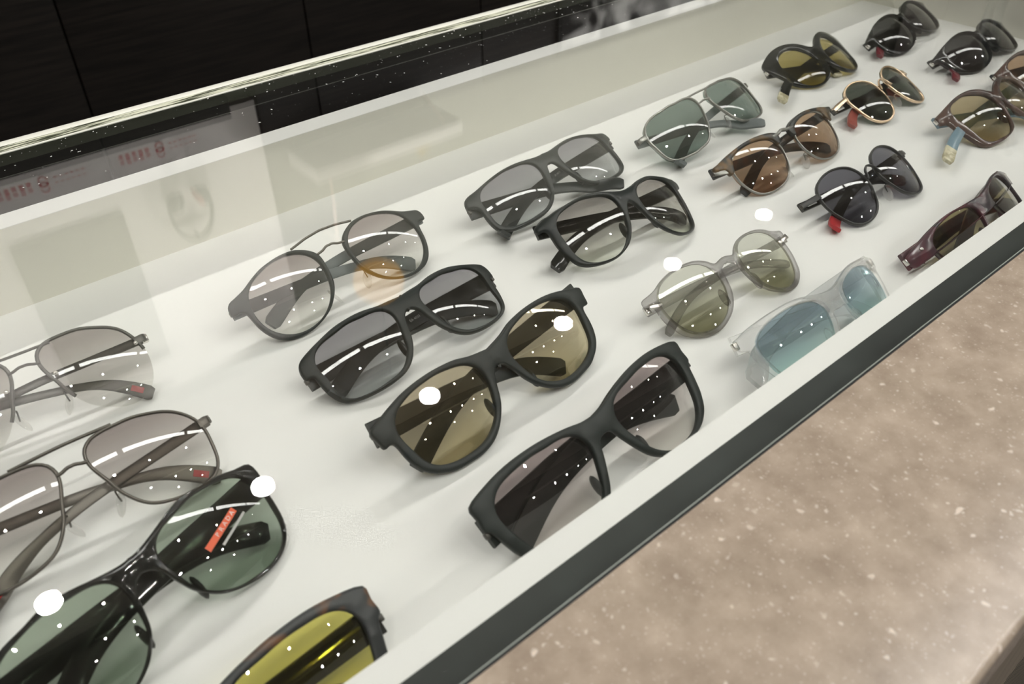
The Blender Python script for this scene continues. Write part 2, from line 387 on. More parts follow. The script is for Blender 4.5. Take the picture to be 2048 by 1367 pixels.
lt = empty('linear_ceiling_lamp', (1.9, -.12, CEIL), 'long white linear ceiling lamp in lit segments above the counter front', 'lamp')
segs = [(-2.6, -.9), (-.9, .30), (.30, 1.98), (1.98, 3.75), (3.75, 5.5)]
for (a, b) in segs:
    box('lit_segment', (a + .06 - 1.9, -.042, -.034), (b - .06 - 1.9, .042, -.028), 'lamp_line', lt)
box('housing', (-2.65 - 1.9, -.05, -.0275), (5.55 - 1.9, .05, -.0005), 'lamp_body', lt)
bt = box('ceiling_beam', (-2.5, 1.815, CEIL - .03), (4.2, 1.845, CEIL - .0005), 'rail'); tag(bt, 'thin white ceiling batten running along the back aisle', 'batten')

# ---------------------------------------------------------------- display counter
XL, XR = -.62, 1.05
cn = empty('display_counter', (0, .35, FLOOR), 'white lined shop display counter with a shallow sunken tray', 'counter')
def cbox(name, a, b, mat, bevel=0.0): 
    o = box(name, (a[0], a[1] - .35, a[2] - FLOOR), (b[0], b[1] - .35, b[2] - FLOOR), mat, cn, bevel); return o
GT = .0660; GB = .0575                                   # glass top and bottom faces
cbox('tray_floor', (XL, .1521, -.018), (XR, .5515, 0), 'white')
cbox('back_side', (XL - .02, .5515, -.018), (XR + .02, .5712, GB - .0006), 'case_wall')
cbox('back_rim', (XL - .02, .5516, GB - .0006), (XR + .02, .5711, GB - .0002), 'white')
cbox('front_side', (XL - .02, .1215, -.018), (XR + .02, .1521, GB - .0012), 'white')
cbox('end_side', (XR, .1521, -.018), (XR + .02, .5515, GB - .0004), 'case_wall')
cbox('end_side', (XL - .02, .1521, -.018), (XL, .5515, GB - .0004), 'case_wall')
cbox('cabinet_body', (XL - .02, .125, FLOOR + .002), (XR + .02, .5705, -.0182), 'black_box')
cbox('top_trim', (-.9, .0133, -.115), (1.6, .120, .0245), 'trim_wood')
cbox('textile_front', (-.9, .0132, FLOOR + .002), (1.6, .120, -.1155), 'weave')
ST = GT - .0006; rr_ = .003
pr_ = [(.1203, .025), (.1203, ST)] + [(.0131 + rr_ - rr_ * math.sin(a * math.pi / 10), ST - rr_ + rr_ * math.cos(a * math.pi / 10)) for a in range(6)] + [(.0131, .025)]
n_ = len(pr_)
st = obj('stone_worktop', [(-.9, *q) for q in pr_] + [(1.6, *q) for q in pr_], [tuple(range(n_)), tuple(range(n_, 2 * n_))] + [(i, (i + 1) % n_, n_ + (i + 1) % n_, n_ + i) for i in range(n_)], 'stone', None, True, 30)
tag(st, 'beige speckled stone worktop strip along the front of the glass', 'worktop')

gl = empty('counter_glass', (0, .35, GB), 'large clear glass pane covering the tray of sunglasses', 'glass pane')
def gbox(name, a, b, mat, bevel=0.0): return box(name, (a[0], a[1] - .35, a[2] - GB), (b[0], b[1] - .35, b[2] - GB), mat, gl, bevel)
GF, GK, GE = .1212, .6440, .6670
gbox('pane', (XL - .02, GF, GB), (XR + .3, GK, GT), 'pane')
gbox('black_border', (XL - .02, GF, GB - .0011), (XR + .3, .1392, GB - .0003), 'frit')
gbox('front_seal', (XL - .02, GF - .0008, GB - .001), (XR + .3, GF - .0001, GT - .0004), 'seal')
gbox('front_arris', (XL - .02, GF, GT + .00005), (XR + .3, GF + .0005, GT + .00015), 'arris')
# polished back edge: its glints and streaky refraction are painted on opaque strips
gbox('inner_edge_glint', (XL - .02, GK + .0001, GT - .0005), (XR + .3, GK + .0026, GT + .0001), 'edge_glint')
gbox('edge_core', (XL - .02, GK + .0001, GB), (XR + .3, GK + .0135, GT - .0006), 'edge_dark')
gbox('edge_refraction', (XL - .02, GK + .0027, GT - .0005), (XR + .3, GK + .0135, GT - .0001), 'edge')
gbox('outer_edge_glint', (XL - .02, GK + .0136, GB), (XR + .3, GE, GT - .0001), 'edge_glint', .0008)

# dust lying on the overhanging strip of the pane
V = []; F = []
for i in range(420):
    x = random.uniform(-.25, 1.05); y = GK - abs(random.gauss(0, .035)) - .002
    if y < .56 and random.random() < .6: continue
    s = random.choice((.0002, .0003, .0004, .0006)); a = random.random() * 3
    dx, dy = s * math.cos(a), s * math.sin(a); b0 = len(V); e = random.uniform(1, 2.2)
    for q in ((dx * e, dy * e), (-dy, dx), (-dx * e, -dy * e), (dy, -dx)): V.append((x + q[0], y + q[1], GT + .00003))
    V.append((x, y, GT + .0001)); F += [(b0 + j, b0 + (j + 1) % 4, b0 + 4) for j in range(4)]
du = obj('dust', V, F, 'dust'); tag(du, 'fine white dust specks scattered on the glass near its back edge', 'dust'); du['kind'] = 'stuff'

# ---------------------------------------------------------------- sunglasses

# measured poses (m, rad), lens radii about each lens centre and frame outlines (mm) of every pair
DATA = {
 1: {'o': [0.01912,0.42566,0.02298], 'rot': [-0.0089,0.6723,-0.0128], 'k': 2.004, 'uc': 33.42, 'lens': [26.05,25.8,25.55,25.45,25.5,25.42,25,24.44,24.19,24.47,25.06,25.69,26.53,27.98,29.94,31.44,31.29,29.19,26.07,23.31,21.66,20.89,20.45,20.13,20.1,20.44,20.97,21.51,22.11,23,24.24,25.59,26.79,27.66,28.18,28.26,27.89,27.25,26.64,26.27], 'bar': [[-17.3,22.8],[-8.4,23.1],[3.5,23],[16,23.6]], 'bridge': [[-7.2,13.8],[-2.7,15.5],[1.8,15.5],[6.5,13.9]], 'tips': [[-48.9,-8.2,-15.6],[53,-24.1,-2]]},
 2: {'o': [0.01534,0.33564,0.02238], 'rot': [0.0188,0.6536,-0.0052], 'k': 2.209, 'uc': 34.16, 'lens': [27.56,27.7,27.51,26.9,26.09,25.26,24.42,23.62,23.1,23.06,23.4,23.91,24.69,26.17,28.44,30.73,31.75,30.75,28.22,25.49,23.6,22.68,22.28,22.06,22.01,22.18,22.43,22.52,22.5,22.6,23.01,23.77,24.87,26.31,27.94,29.25,29.68,29.14,28.2,27.6], 'bar': [[-27.2,24.4],[-4.8,24.8],[19.8,24.3]], 'bridge': [[-6.6,12.2],[-2.5,13.8],[1.5,13.6],[5.3,12.2]], 'endp': [[60.3,6.6],[63.6,5],[63.8,2.3]], 'tips': [[-59.9,-31.2,3],[57.6,-22.3,-3.3]]},
 3: {'o': [0.02023,0.25663,0.0225], 'rot': [0.2741,0.7274,0.007], 'k': 2.101, 'uc': 37.02, 'lens': [27.16,28.07,28.87,29.05,28.48,27.33,25.92,24.62,23.76,23.42,23.45,23.59,23.92,24.82,26.55,28.71,30.31,30.5,29.34,27.73,26.53,25.98,25.67,25.2,24.56,23.97,23.53,23.15,22.8,22.64,22.89,23.57,24.5,25.52,26.5,27.27,27.58,27.35,26.87,26.7], 'half': [[0,20],[2.4,19.8],[7,20.4],[14.5,22.2],[23.8,24.8],[33.6,26.4],[43.1,24.9],[52.4,23.7],[60.9,21],[69.1,18.6],[69.8,10.7],[67.5,7.2],[66.3,-2.6],[63.9,-12.3],[59.9,-18.6],[53.8,-22.9],[46.6,-24.9],[37.5,-24.9],[28.8,-22.9],[20.9,-19.4],[15.4,-14.7],[11.2,-8.8],[9,-2.8],[7.2,3.6],[5.7,7.2],[3.6,9.8],[0,11.4]], 'tips': [[-56.7,-10.4,-12.5],[59.8,-12.2,-11.6]]},
 4: {'o': [0.0053,0.17546,0.01989], 'rot': [0.0454,0.6831,0], 'k': 0.968, 'uc': 41.95, 'lens': [28.62,30.25,31.93,32.66,31.86,29.79,27.31,25.2,23.8,23.01,22.64,22.6,23,24.08,26.01,28.61,31.06,32.34,31.88,30.09,28.02,26.55,25.79,25.34,24.84,24.34,23.98,23.71,23.34,22.88,22.63,22.84,23.45,24.19,24.89,25.58,26.28,26.84,27.2,27.63], 'half': [[0,19.7],[7.6,20.6],[16.9,23.1],[27.6,25.2],[39.8,26.7],[54.8,27],[68.6,25.3],[80.7,21.9],[81.1,15],[81.7,9],[78.9,6],[76.8,-1.3],[74.3,-8.9],[69.6,-16.2],[63.8,-20.6],[57.1,-23.1],[47.9,-24],[36.6,-23.3],[26.9,-21.8],[20.8,-18.7],[15.6,-13.5],[11.3,-6.1],[8,0.6],[4.8,7.5],[0,8.8]], 'tips': [[-71.2,-6.9,-11.4],[59.1,-5.8,-13.5]]},
 5: {'o': [0.2096,0.42174,0.0225], 'rot': [0.0755,0.75,0.029], 'k': 0.926, 'uc': 38.98, 'lens': [26.82,26.81,26.81,26.6,26.04,25.18,24.27,23.58,23.3,23.4,23.76,24.3,25.01,25.96,27.09,28.18,28.86,28.89,28.29,27.35,26.42,25.67,25.09,24.59,24.13,23.76,23.52,23.4,23.38,23.5,23.82,24.32,24.9,25.46,25.95,26.38,26.75,26.98,27.01,26.92], 'half': [[25,25.2],[32.6,25.7],[39.7,25.1],[48.1,23.5],[55.5,20.7],[63.6,16.9],[70.5,14.8],[75.1,13.4],[77.5,9.9],[77.3,5.3],[72.9,5],[70.2,3.8],[69,-1],[68.1,-7.5],[65.8,-14.1],[62.1,-19.7],[57.1,-23.4],[52.3,-25.1],[45.4,-26],[37.3,-25.3],[28.5,-22.5],[20.9,-18.1],[14.8,-11.9],[11.2,-5.9],[9.8,-0.3],[9.1,5.6],[9,11.9],[10.2,16],[13.9,20.1],[19.6,23.4]], 'bar': [[-24.6,25.1],[-14.1,27],[-1.7,28.9],[10.6,28.8],[23,26.4]], 'bridge': [[-8.9,15],[-3.8,17.2],[1.3,17.6],[7.2,15.2]], 'tips': [[-59.2,-9.6,-12],[50.5,-19.9,-5.4]]},
 6: {'o': [0.21332,0.34197,0.02122], 'rot': [0.0838,0.5637,-0.0035], 'k': 2.494, 'uc': 37.41, 'lens': [26.07,27.01,28.35,28.94,28.18,26.36,24.21,22.46,21.45,21.14,21.22,21.4,21.76,22.73,24.65,27.12,29.01,29.29,27.89,25.81,24.22,23.55,23.41,23.26,22.93,22.56,22.2,21.74,21.19,20.8,20.81,21.23,21.94,22.99,24.56,26.46,27.97,28.3,27.44,26.32], 'half': [[0,20.4],[-0.6,20.1],[8,20.9],[15.7,21.5],[26,23.6],[35.5,24.2],[44.6,23.8],[52.9,22.2],[61.3,20.2],[67.3,18.4],[71,16.4],[73.1,12.5],[73.5,8.1],[72.9,5.7],[70.4,5.7],[68.8,4.5],[68.5,1.1],[68.1,-4.7],[66.8,-10.3],[64.9,-14.9],[61.5,-18.3],[56,-20.8],[48.4,-22.4],[39.3,-23.2],[31.5,-22.9],[24.2,-21.4],[17.7,-17.4],[12.6,-11.4],[9.5,-5.8],[7.4,0.4],[5.8,5.4],[3.9,8.5],[0.9,10.2],[0,9.3]], 'tips': [[-66.4,-10.9,-11.3],[58.9,-13.9,-9.1]]},
 7: {'o': [0.22184,0.2711,0.02], 'rot': [0.1189,0.7439,0.0145], 'k': 0.58, 'uc': 41.15, 'lens': [29.04,30.25,31.18,31.01,29.59,27.54,25.6,24.1,23.02,22.36,22.16,22.43,23.03,23.93,25.36,27.43,29.7,31.27,31.44,30.36,28.9,27.79,27.13,26.53,25.72,24.78,23.96,23.33,22.78,22.34,22.12,22.24,22.7,23.5,24.67,26.12,27.44,28.17,28.29,28.37], 'half': [[0,18.1],[12.4,20.4],[21.3,23.2],[29.9,24.6],[38.8,25.3],[49.1,25.1],[58.9,23.9],[68.1,21.7],[75.5,19.4],[82.9,16.7],[82.5,10.7],[81.5,5.6],[78.2,5.6],[76.1,4.6],[75.2,1.3],[74.8,-3.4],[73.4,-9.4],[70.6,-14.9],[66.7,-19],[62,-22],[55.8,-24.7],[47.4,-25.9],[38.2,-26.5],[29.2,-24.9],[21.3,-20.6],[14.7,-14.3],[10.6,-8.2],[8,-2],[5.4,3.2],[2.8,6.5],[-1.5,7.4],[0,6.2]], 'tips': [[-71.7,-11.9,-7.1],[41,-17.1,-3.9]]},
 8: {'o': [0.22774,0.19281,0.01964], 'rot': [0.1078,0.6975,0.0117], 'k': 0.968, 'uc': 41.95, 'lens': [28.62,30.25,31.93,32.66,31.86,29.79,27.31,25.2,23.8,23.01,22.64,22.6,23,24.08,26.01,28.61,31.06,32.34,31.88,30.09,28.02,26.55,25.79,25.34,24.84,24.34,23.98,23.71,23.34,22.88,22.63,22.84,23.45,24.19,24.89,25.58,26.28,26.84,27.2,27.63], 'half': [[0,19.7],[7.6,20.6],[16.9,23.1],[27.6,25.2],[39.8,26.7],[54.8,27],[68.6,25.3],[80.7,21.9],[81.1,15],[81.7,9],[78.9,6],[76.8,-1.3],[74.3,-8.9],[69.6,-16.2],[63.8,-20.6],[57.1,-23.1],[47.9,-24],[36.6,-23.3],[26.9,-21.8],[20.8,-18.7],[15.6,-13.5],[11.3,-6.1],[8,0.6],[4.8,7.5],[0,8.8]], 'tips': [[-71.2,-6.9,-11.4],[59.1,-5.8,-13.5]]},
 9: {'o': [0.40906,0.4305,0.02031], 'rot': [0.072,0.5827,0.0094], 'k': 1.836, 'uc': 40.98, 'lens': [28.64,29.01,29.63,29.5,28.18,26.11,24.05,22.47,21.49,21.06,21.09,21.44,22.07,23.16,25.04,27.63,30.09,31.26,30.62,28.86,27.21,26.42,26.24,25.97,25.23,24.19,23.18,22.27,21.49,20.96,20.89,21.32,22.11,23.25,24.92,27.1,29.19,30.28,30.03,29.12], 'half': [[0,20],[4.3,19.7],[10.5,20.2],[18.6,21.5],[30,22.9],[40.4,22.9],[49.4,22.1],[58.5,20.7],[67.7,19],[75.4,18.1],[79.4,15.8],[80.9,10.3],[76.4,8],[73.7,4.2],[73.9,-3.5],[73.4,-10.4],[71.8,-15.5],[68.7,-18.8],[62.9,-21.7],[54.4,-23.3],[45,-24.1],[34.2,-23.6],[25.8,-21.4],[18.6,-16.7],[13,-10],[10,-4.6],[6.7,2.5],[4.6,7.7],[2.4,9.7],[0,9.8]], 'tips': [[-75.7,-23.2,-1.4],[41.5,-34.3,5.2]]},
 10: {'o': [0.40165,0.34097,0.02541], 'rot': [-0.0141,0.5768,-0.0958], 'k': 4.501, 'uc': 33, 'lens': [22.23,22.84,24.09,25.72,27.06,27.46,26.85,25.8,24.98,24.61,24.48,24.39,24.52,25.13,26.13,26.94,26.94,26.02,24.59,23.22,22.23,21.6,21.25,21.13,21.22,21.5,21.91,22.4,22.89,23.28,23.51,23.67,23.91,24.27,24.52,24.43,23.91,23.2,22.57,22.2], 'half': [[0,20],[2.9,20.2],[9,21.6],[15.2,23.8],[22.7,25.7],[30.3,26.8],[38.5,26.4],[45.2,25.7],[51.7,25.2],[57.1,24.1],[62,23.7],[67.9,20.5],[67.4,15.8],[64,15.7],[62,13.6],[61.6,8.3],[61.2,1.7],[60.1,-4.7],[58.5,-9.9],[56.4,-15.5],[53.5,-19.3],[49.4,-22.1],[43.6,-24],[37.2,-25],[29.7,-24.6],[22.8,-22.1],[16.9,-18.2],[12.3,-12.8],[8.8,-6.9],[6.6,-0.3],[4,6.1],[2.6,8.6],[0,10.4]], 'tips': [[-71.5,-13.5,-18.9],[50.6,-12.2,-12.1]]},
 11: {'o': [0.58886,0.42372,0.02217], 'rot': [0.0808,0.5848,0.0153], 'k': 1.853, 'uc': 41.6, 'lens': [33.42,34.51,35.29,34.81,32.99,30.48,27.92,25.7,24.11,23.38,23.41,23.82,24.43,25.71,28.32,32.07,35.52,36.92,35.69,32.88,30.09,28.25,27.22,26.53,25.96,25.51,25.01,24.27,23.43,22.95,23.1,23.69,24.46,25.57,27.48,30.11,32.51,33.65,33.48,33.05], 'bar': [[-20.7,22.9],[-13.2,22.2],[-1,22.2],[14.3,22.2],[25.1,23]], 'bridge': [[-7.8,12.4],[-1.1,13.2],[5.8,11.9]], 'endp': [[-72.7,17.6],[-80.2,12.9],[-83.1,10.8]], 'tips': [[-71.4,-26.2,-1.4],[42,-33.2,2.2]]},
 12: {'o': [0.58208,0.33471,0.01996], 'rot': [0.03,0.6829,0.0148], 'k': 1.185, 'uc': 40.49, 'lens': [28.48,29.18,29.57,29.37,28.45,26.91,25.08,23.44,22.31,21.74,21.59,21.75,22.28,23.29,24.8,26.59,28.26,29.43,29.88,29.62,28.88,27.95,27.07,26.3,25.56,24.72,23.77,22.88,22.21,21.83,21.73,21.91,22.41,23.22,24.22,25.19,25.96,26.54,27.08,27.73], 'bridge': [[-8,16.9],[0.3,18.5],[7.4,16]], 'brow': [[-9.2,9.8],[-7.2,15.2],[-9.2,18.4],[-14.8,21],[-23.9,22.8],[-34.2,23.8],[-44.9,23.9],[-56,23],[-67.3,21.4],[-77,19.2],[-83.4,18],[-83,14.4],[-75.3,12.2],[-73.3,6.4],[-69.2,7.1],[-66,13.1],[-63.2,17.4],[-55,20.1],[-43.9,20.9],[-31.9,20.1],[-21.8,17.7],[-16.5,14.9],[-13.9,11.3],[-13.2,8.9]], 'tips': [[-67.8,-10.8,-8.4],[50.7,-14.8,-6.5]]},
 13: {'o': [0.58543,0.26149,0.01869], 'rot': [-0.0156,0.5171,-0.0019], 'k': 2.172, 'uc': 32.12, 'lens': [23.6,24.24,25,25.8,26.35,26.38,25.92,25.28,24.75,24.41,24.22,24.18,24.37,24.81,25.32,25.66,25.69,25.47,25.08,24.51,23.74,22.88,22.21,21.94,22.06,22.38,22.73,23.04,23.34,23.66,24.01,24.4,24.75,24.87,24.56,23.87,23.09,22.64,22.67,23.05], 'bridge': [[-10.7,14.5],[-2.9,17.3],[3,17.2],[3.4,14.1],[1.8,10.1],[5.5,8]], 'endp': [[-52.3,15.3],[-60.5,15.2],[-69.8,12.5]], 'tips': [[-65.9,-16.6,-5.2],[39.6,-9.6,-9.1]]},
 14: {'o': [0.39916,0.24988,0.01874], 'rot': [-0.0459,0.564,0.0035], 'k': 2.122, 'uc': 34.99, 'lens': [23.26,23.81,24.42,24.9,24.99,24.55,23.71,22.81,22.17,21.88,21.86,22.04,22.46,23.18,24.06,24.81,25.15,25,24.48,23.77,23.02,22.34,21.84,21.56,21.45,21.41,21.38,21.36,21.4,21.52,21.7,21.95,22.29,22.68,23,23.1,22.98,22.8,22.74,22.89], 'half': [[0,15.5],[2.1,15.4],[7.9,14.1],[10.8,15.2],[13.6,17.9],[19.1,21.2],[25.6,22.9],[33.7,23.4],[42.2,22.9],[50,20.8],[56.1,18],[61.9,16.6],[67,15.5],[67.6,11],[64.1,9.3],[62.5,6.6],[62.4,1.8],[61.7,-4.1],[59.6,-10],[56.8,-15.8],[52.2,-20.1],[46.7,-23.3],[40,-25],[32.3,-24.7],[24.6,-21.8],[18.3,-18],[13.4,-12.8],[10,-6.6],[8.4,-0.2],[7.4,5.1],[6,8.8],[1.4,11.1],[0,10.6]], 'tips': [[-65.7,-10.6,-8.2],[56.2,-8.1,-10.1]]},
 15: {'o': [0.42023,0.1846,0.0155], 'rot': [0.032,0.6769,-0.0434], 'k': 3.244, 'uc': 36.29, 'lens': [24.99,26.03,26.78,26.48,25.12,23.27,21.57,20.27,19.34,18.77,18.61,18.84,19.35,20.13,21.36,23.16,25.2,26.71,27,26.14,24.86,23.88,23.26,22.67,21.88,21,20.24,19.65,19.15,18.76,18.57,18.68,19.08,19.77,20.81,22.1,23.33,24.08,24.28,24.39], 'half': [[0,16],[7.2,16.7],[14.3,18.5],[23.2,20.9],[33,22.3],[44.6,22.3],[53.5,21.8],[62.2,20.8],[68.4,19.1],[72.5,17.6],[71.5,11.6],[67.7,9.3],[66.8,5.3],[65.7,-0.7],[63.7,-6],[61.5,-11.3]], 'partial': 1, 'tips': [[-85,-6.2,-10.2],[30.7,-14,0.1]]},
 16: {'o': [0.60567,0.18071,0.01696], 'rot': [0.062,0.6299,0.0182], 'k': 2.663, 'uc': 37.86, 'lens': [25.17,26.23,26.84,26.23,24.53,22.49,20.72,19.4,18.47,17.91,17.75,17.97,18.49,19.28,20.52,22.36,24.58,26.44,27.07,26.35,25.05,23.98,23.24,22.46,21.47,20.43,19.56,18.87,18.31,17.9,17.71,17.82,18.23,18.95,20.03,21.43,22.88,23.9,24.31,24.52], 'half': [[0,15.6],[25,18.2],[36.7,19.6],[50.1,19.5],[63.3,18],[76.6,15.1],[84.7,12.5],[82.7,3.5],[76.8,3.2],[71.9,2.7]], 'partial': 1, 'tips': [[-73.9,-5.1,-8.9],[35.3,-10.8,-6.2]]},
 17: {'o': [0.7926,0.44274,0.01601], 'rot': [-0.0175,0.4538,0], 'k': 3.3, 'uc': 30.94, 'lens': [17.16,17.71,18.85,20.64,22.8,24.78,26.15,26.83,27.03,26.95,26.68,26.16,25.43,24.63,23.9,23.34,22.93,22.62,22.37,22.23,22.29,22.62,23.17,23.73,24.07,24.07,23.85,23.59,23.35,23.05,22.59,22.04,21.54,21.09,20.53,19.72,18.71,17.8,17.22,17.02], 'half': [[0,18.1],[5.4,20.7],[10.5,25],[17,29.4],[24.5,32.5],[32,34.4],[39.8,34.7],[47.8,33.5],[55.6,30.4],[62.9,25.7],[63.7,19.3],[60.6,11.6],[57.5,4],[55.2,-2.1],[52,-10.5],[46.4,-17.1],[40.2,-21.5],[31.9,-24.7],[23.8,-25],[15.2,-22.4],[7.9,-16.9],[3.1,-10],[0.2,-3.1],[0,-1]], 'tips': [[-103.7,-28.3,2.6],[8.5,-21,-0.9]]},
 18: {'o': [0.75959,0.35219,0.01687], 'rot': [0.0396,0.4538,-0.0019], 'k': 2.134, 'uc': 29.31, 'lens': [19.99,20.74,21.99,23.52,24.95,25.88,26.12,25.82,25.29,24.83,24.5,24.25,24.06,23.98,24.01,24.03,23.79,23.19,22.34,21.5,20.86,20.51,20.42,20.6,21.06,21.72,22.46,23.11,23.61,24,24.33,24.56,24.59,24.29,23.64,22.7,21.66,20.71,20.04,19.77], 'bridge': [[-9.8,14.6],[-0.5,17.3],[4.6,17.1],[3.8,14.2],[0.3,10.5],[6.6,8.1]], 'endp': [[-47.7,15.7],[-58,15.4],[-66.9,12.6]], 'tips': [[-72.9,-11,-6.8],[30.3,-5.2,-9.5]]},
 19: {'o': [0.95359,0.43995,0.01878], 'rot': [0.118,0.5092,0.0416], 'k': 1.304, 'uc': 35.6, 'lens': [31.59,32.48,32.75,31.84,29.88,27.55,25.53,24.08,23.1,22.48,22.25,22.48,23.15,24.24,25.76,27.7,29.83,31.67,32.75,32.89,32.24,31.1,29.73,28.25,26.75,25.34,24.14,23.26,22.78,22.69,22.94,23.44,24.19,25.3,26.79,28.41,29.7,30.35,30.55,30.84], 'half': [[0,15.9],[5.8,16.1],[12,19.3],[21.9,21.6],[33.3,22],[45.1,21.6],[55.7,20.4],[66.9,17.8],[76.5,14.7],[81.6,12.4],[82,9.9],[77.4,7.5],[74.3,3.4],[73.3,-4.2],[70.8,-11.4],[66,-17.6],[59.5,-21.5],[50.9,-24.2],[40.2,-24.6],[28.6,-22.8],[18.5,-19.1],[10.5,-14.1],[5.6,-9],[2.9,-4.3],[0,-0.2]], 'tips': [[-89.3,-9.7,-7.1],[37.5,-11.3,-9.2]]},
 20: {'o': [0.95757,0.35507,0.01894], 'rot': [0.0247,0.5071,0.0241], 'k': 1.864, 'uc': 34, 'lens': [30.22,30.84,31.21,30.62,28.97,26.84,24.89,23.42,22.39,21.78,21.6,21.84,22.39,23.21,24.47,26.33,28.53,30.41,31.3,31.1,30.2,29.09,27.97,26.8,25.57,24.41,23.48,22.82,22.41,22.27,22.43,22.89,23.63,24.71,26.22,27.99,29.51,30.27,30.25,30.03], 'half': [[0,15.6],[8.1,16.3],[16.2,19.9],[26.1,21.9],[38,21.9],[50.3,20.9],[62.2,18.7],[73.3,16],[82.9,13.5],[82,9.2],[76.6,6.2],[74.8,-0.2],[72.1,-5.8],[68.4,-11.2],[62.6,-16.3],[57.9,-19.6],[50.9,-22.6],[42,-24.2],[29.9,-23.3],[18.3,-19.6],[10.8,-14.4],[7.4,-8.8],[4.9,-2.8],[0,-1.3]], 'tips': [[-96.4,-18.7,-3.1],[34.3,-10.9,-9.2]]},
 21: {'o': [0.80331,0.26296,0.01914], 'rot': [-0.0698,0.4538,0], 'k': 2.6, 'uc': 31.86, 'lens': [22.27,23.08,24.88,27.34,29.36,29.9,28.89,27.3,26.14,25.61,25.22,24.62,24.08,24.08,24.67,25.42,25.85,25.85,25.55,25.01,24.25,23.47,23.02,23.19,23.86,24.68,25.34,25.72,25.76,25.52,25.24,25.37,26.15,27.2,27.65,26.96,25.37,23.72,22.63,22.19], 'half': [[0,16.4],[7.2,21.3],[14.4,25.2],[22.6,27.8],[32.2,28.5],[43.1,27.6],[53.6,25.2],[63,22.7],[68.2,21.5],[70.7,20],[70.6,12.8],[65.5,10.1],[63.8,3.2],[61.6,-5.8],[59.4,-14.8],[56.9,-21.6],[52.7,-25.7],[45.3,-27.5],[34.9,-27.8],[23.6,-26],[15.2,-22.3],[11.3,-17.2],[5.9,-7.7],[1.5,0.4],[0,5.4]], 'tips': [[-117.9,-23,-3.4],[30.1,-22.8,-3.5]]},
}
NA = 40
STK = ((.0259, .0006), (.0474, .0069))
ANG = [2 * math.pi * i / NA for i in range(NA)]
def pose(d):
    yaw, tilt, roll = d['rot']
    c, s = math.cos(yaw), math.sin(yaw)
    u = Vector((c, s, 0)); n = Vector((-s, c, 0)); z = Vector((0, 0, 1))
    v = n * math.cos(tilt) + z * math.sin(tilt)
    u2 = u * math.cos(roll) + v * math.sin(roll); v2 = v * math.cos(roll) - u * math.sin(roll)
    w = u2.cross(v2)
    return Matrix(((u2.x, v2.x, w.x), (u2.y, v2.y, w.y), (u2.z, v2.z, w.z)))
def poly_normals(P):
    n = len(P); A = sum(P[i].x * P[(i + 1) % n].y - P[(i + 1) % n].x * P[i].y for i in range(n))
    sgn = 1 if A > 0 else -1; out = []
    for i in range(n):
        t = (P[(i + 1) % n] - P[i - 1])
        t = t.normalized() if t.length > 1e-9 else Vector((1, 0))
        out.append(Vector((t.y, -t.x)) * sgn)           # outward
    return out
def dedupe(P, eps=2e-4):
    out = []
    for p in P:
        if not out or (p - out[-1]).length > eps: out.append(p)
    if (out[0] - out[-1]).length < eps: out.pop()
    return out
def plate(name, outer, holes, surf, t, bev, mat, parent, back=0.0):
    """flat frame cut from sheet: rounded outer edge, lens openings, bent over the face curve"""
    loops = [(dedupe(outer), 1)] + [(dedupe(h), -1) for h in holes]
    V = []; F = []; tops = []; bots = []; base = 0
    for L, sg in loops:
        N = poly_normals(L); n = len(L)
        rows = [(-bev * sg, 0), (-bev * .35 * sg, -bev * .35), (0, -bev), (0, -(t - bev)), (-bev * .35 * sg, -(t - bev * .35)), (-bev * sg, -t)]
        idx = []
        for (off, dz) in rows:
            r = []
            for p, nn_ in zip(L, N):
                q = p + nn_ * off; r.append(len(V)); V.append(Vector((q.x, q.y, surf(q.x, q.y) + dz - back)))
            idx.append(r)
        for a in range(len(rows) - 1):
            for i in range(n):
                F.append((idx[a][i], idx[a][(i + 1) % n], idx[a + 1][(i + 1) % n], idx[a + 1][i]))
        tops.append(idx[0]); bots.append(idx[-1])
    import mathutils
    pl2 = [[Vector((V[i].x, V[i].y)) for i in s] for s in tops]
    flat = [q for s in pl2 for q in s]; ed = []; o0 = 0
    for s in pl2:
        ed += [(o0 + i, o0 + (i + 1) % len(s)) for i in range(len(s))]; o0 += len(s)
    res = mathutils.geometry.delaunay_2d_cdt(flat, ed, [], 0, 1e-7)
    def inside(q, P):
        c = False; j = len(P) - 1
        for i in range(len(P)):
            if (P[i].y > q.y) != (P[j].y > q.y) and q.x < (P[j].x - P[i].x) * (q.y - P[i].y) / (P[j].y - P[i].y) + P[i].x: c = not c
            j = i
        return c
    tf = [i for s in tops for i in s]; bf = [i for s in bots for i in s]
    for tri in res[2]:
        og = [res[3][i] for i in tri]
        if any(not x for x in og): continue
        q = (res[0][tri[0]] + res[0][tri[1]] + res[0][tri[2]]) / 3
        if inside(q, pl2[0]) and not any(inside(q, h) for h in pl2[1:]):
            ii = [x[0] for x in og]
            F.append(tuple(tf[i] for i in ii)); F.append(tuple(bf[i] for i in ii))
    return obj(name, V, F, mat, parent, True, 38)
def lens_outline(d, scale=1.0, grow=0.0):
    return [Vector((d['uc'] + (r * scale + grow) * math.cos(a), (r * scale + grow) * math.sin(a))) * .001 for r, a in zip(d['lens'], ANG)]
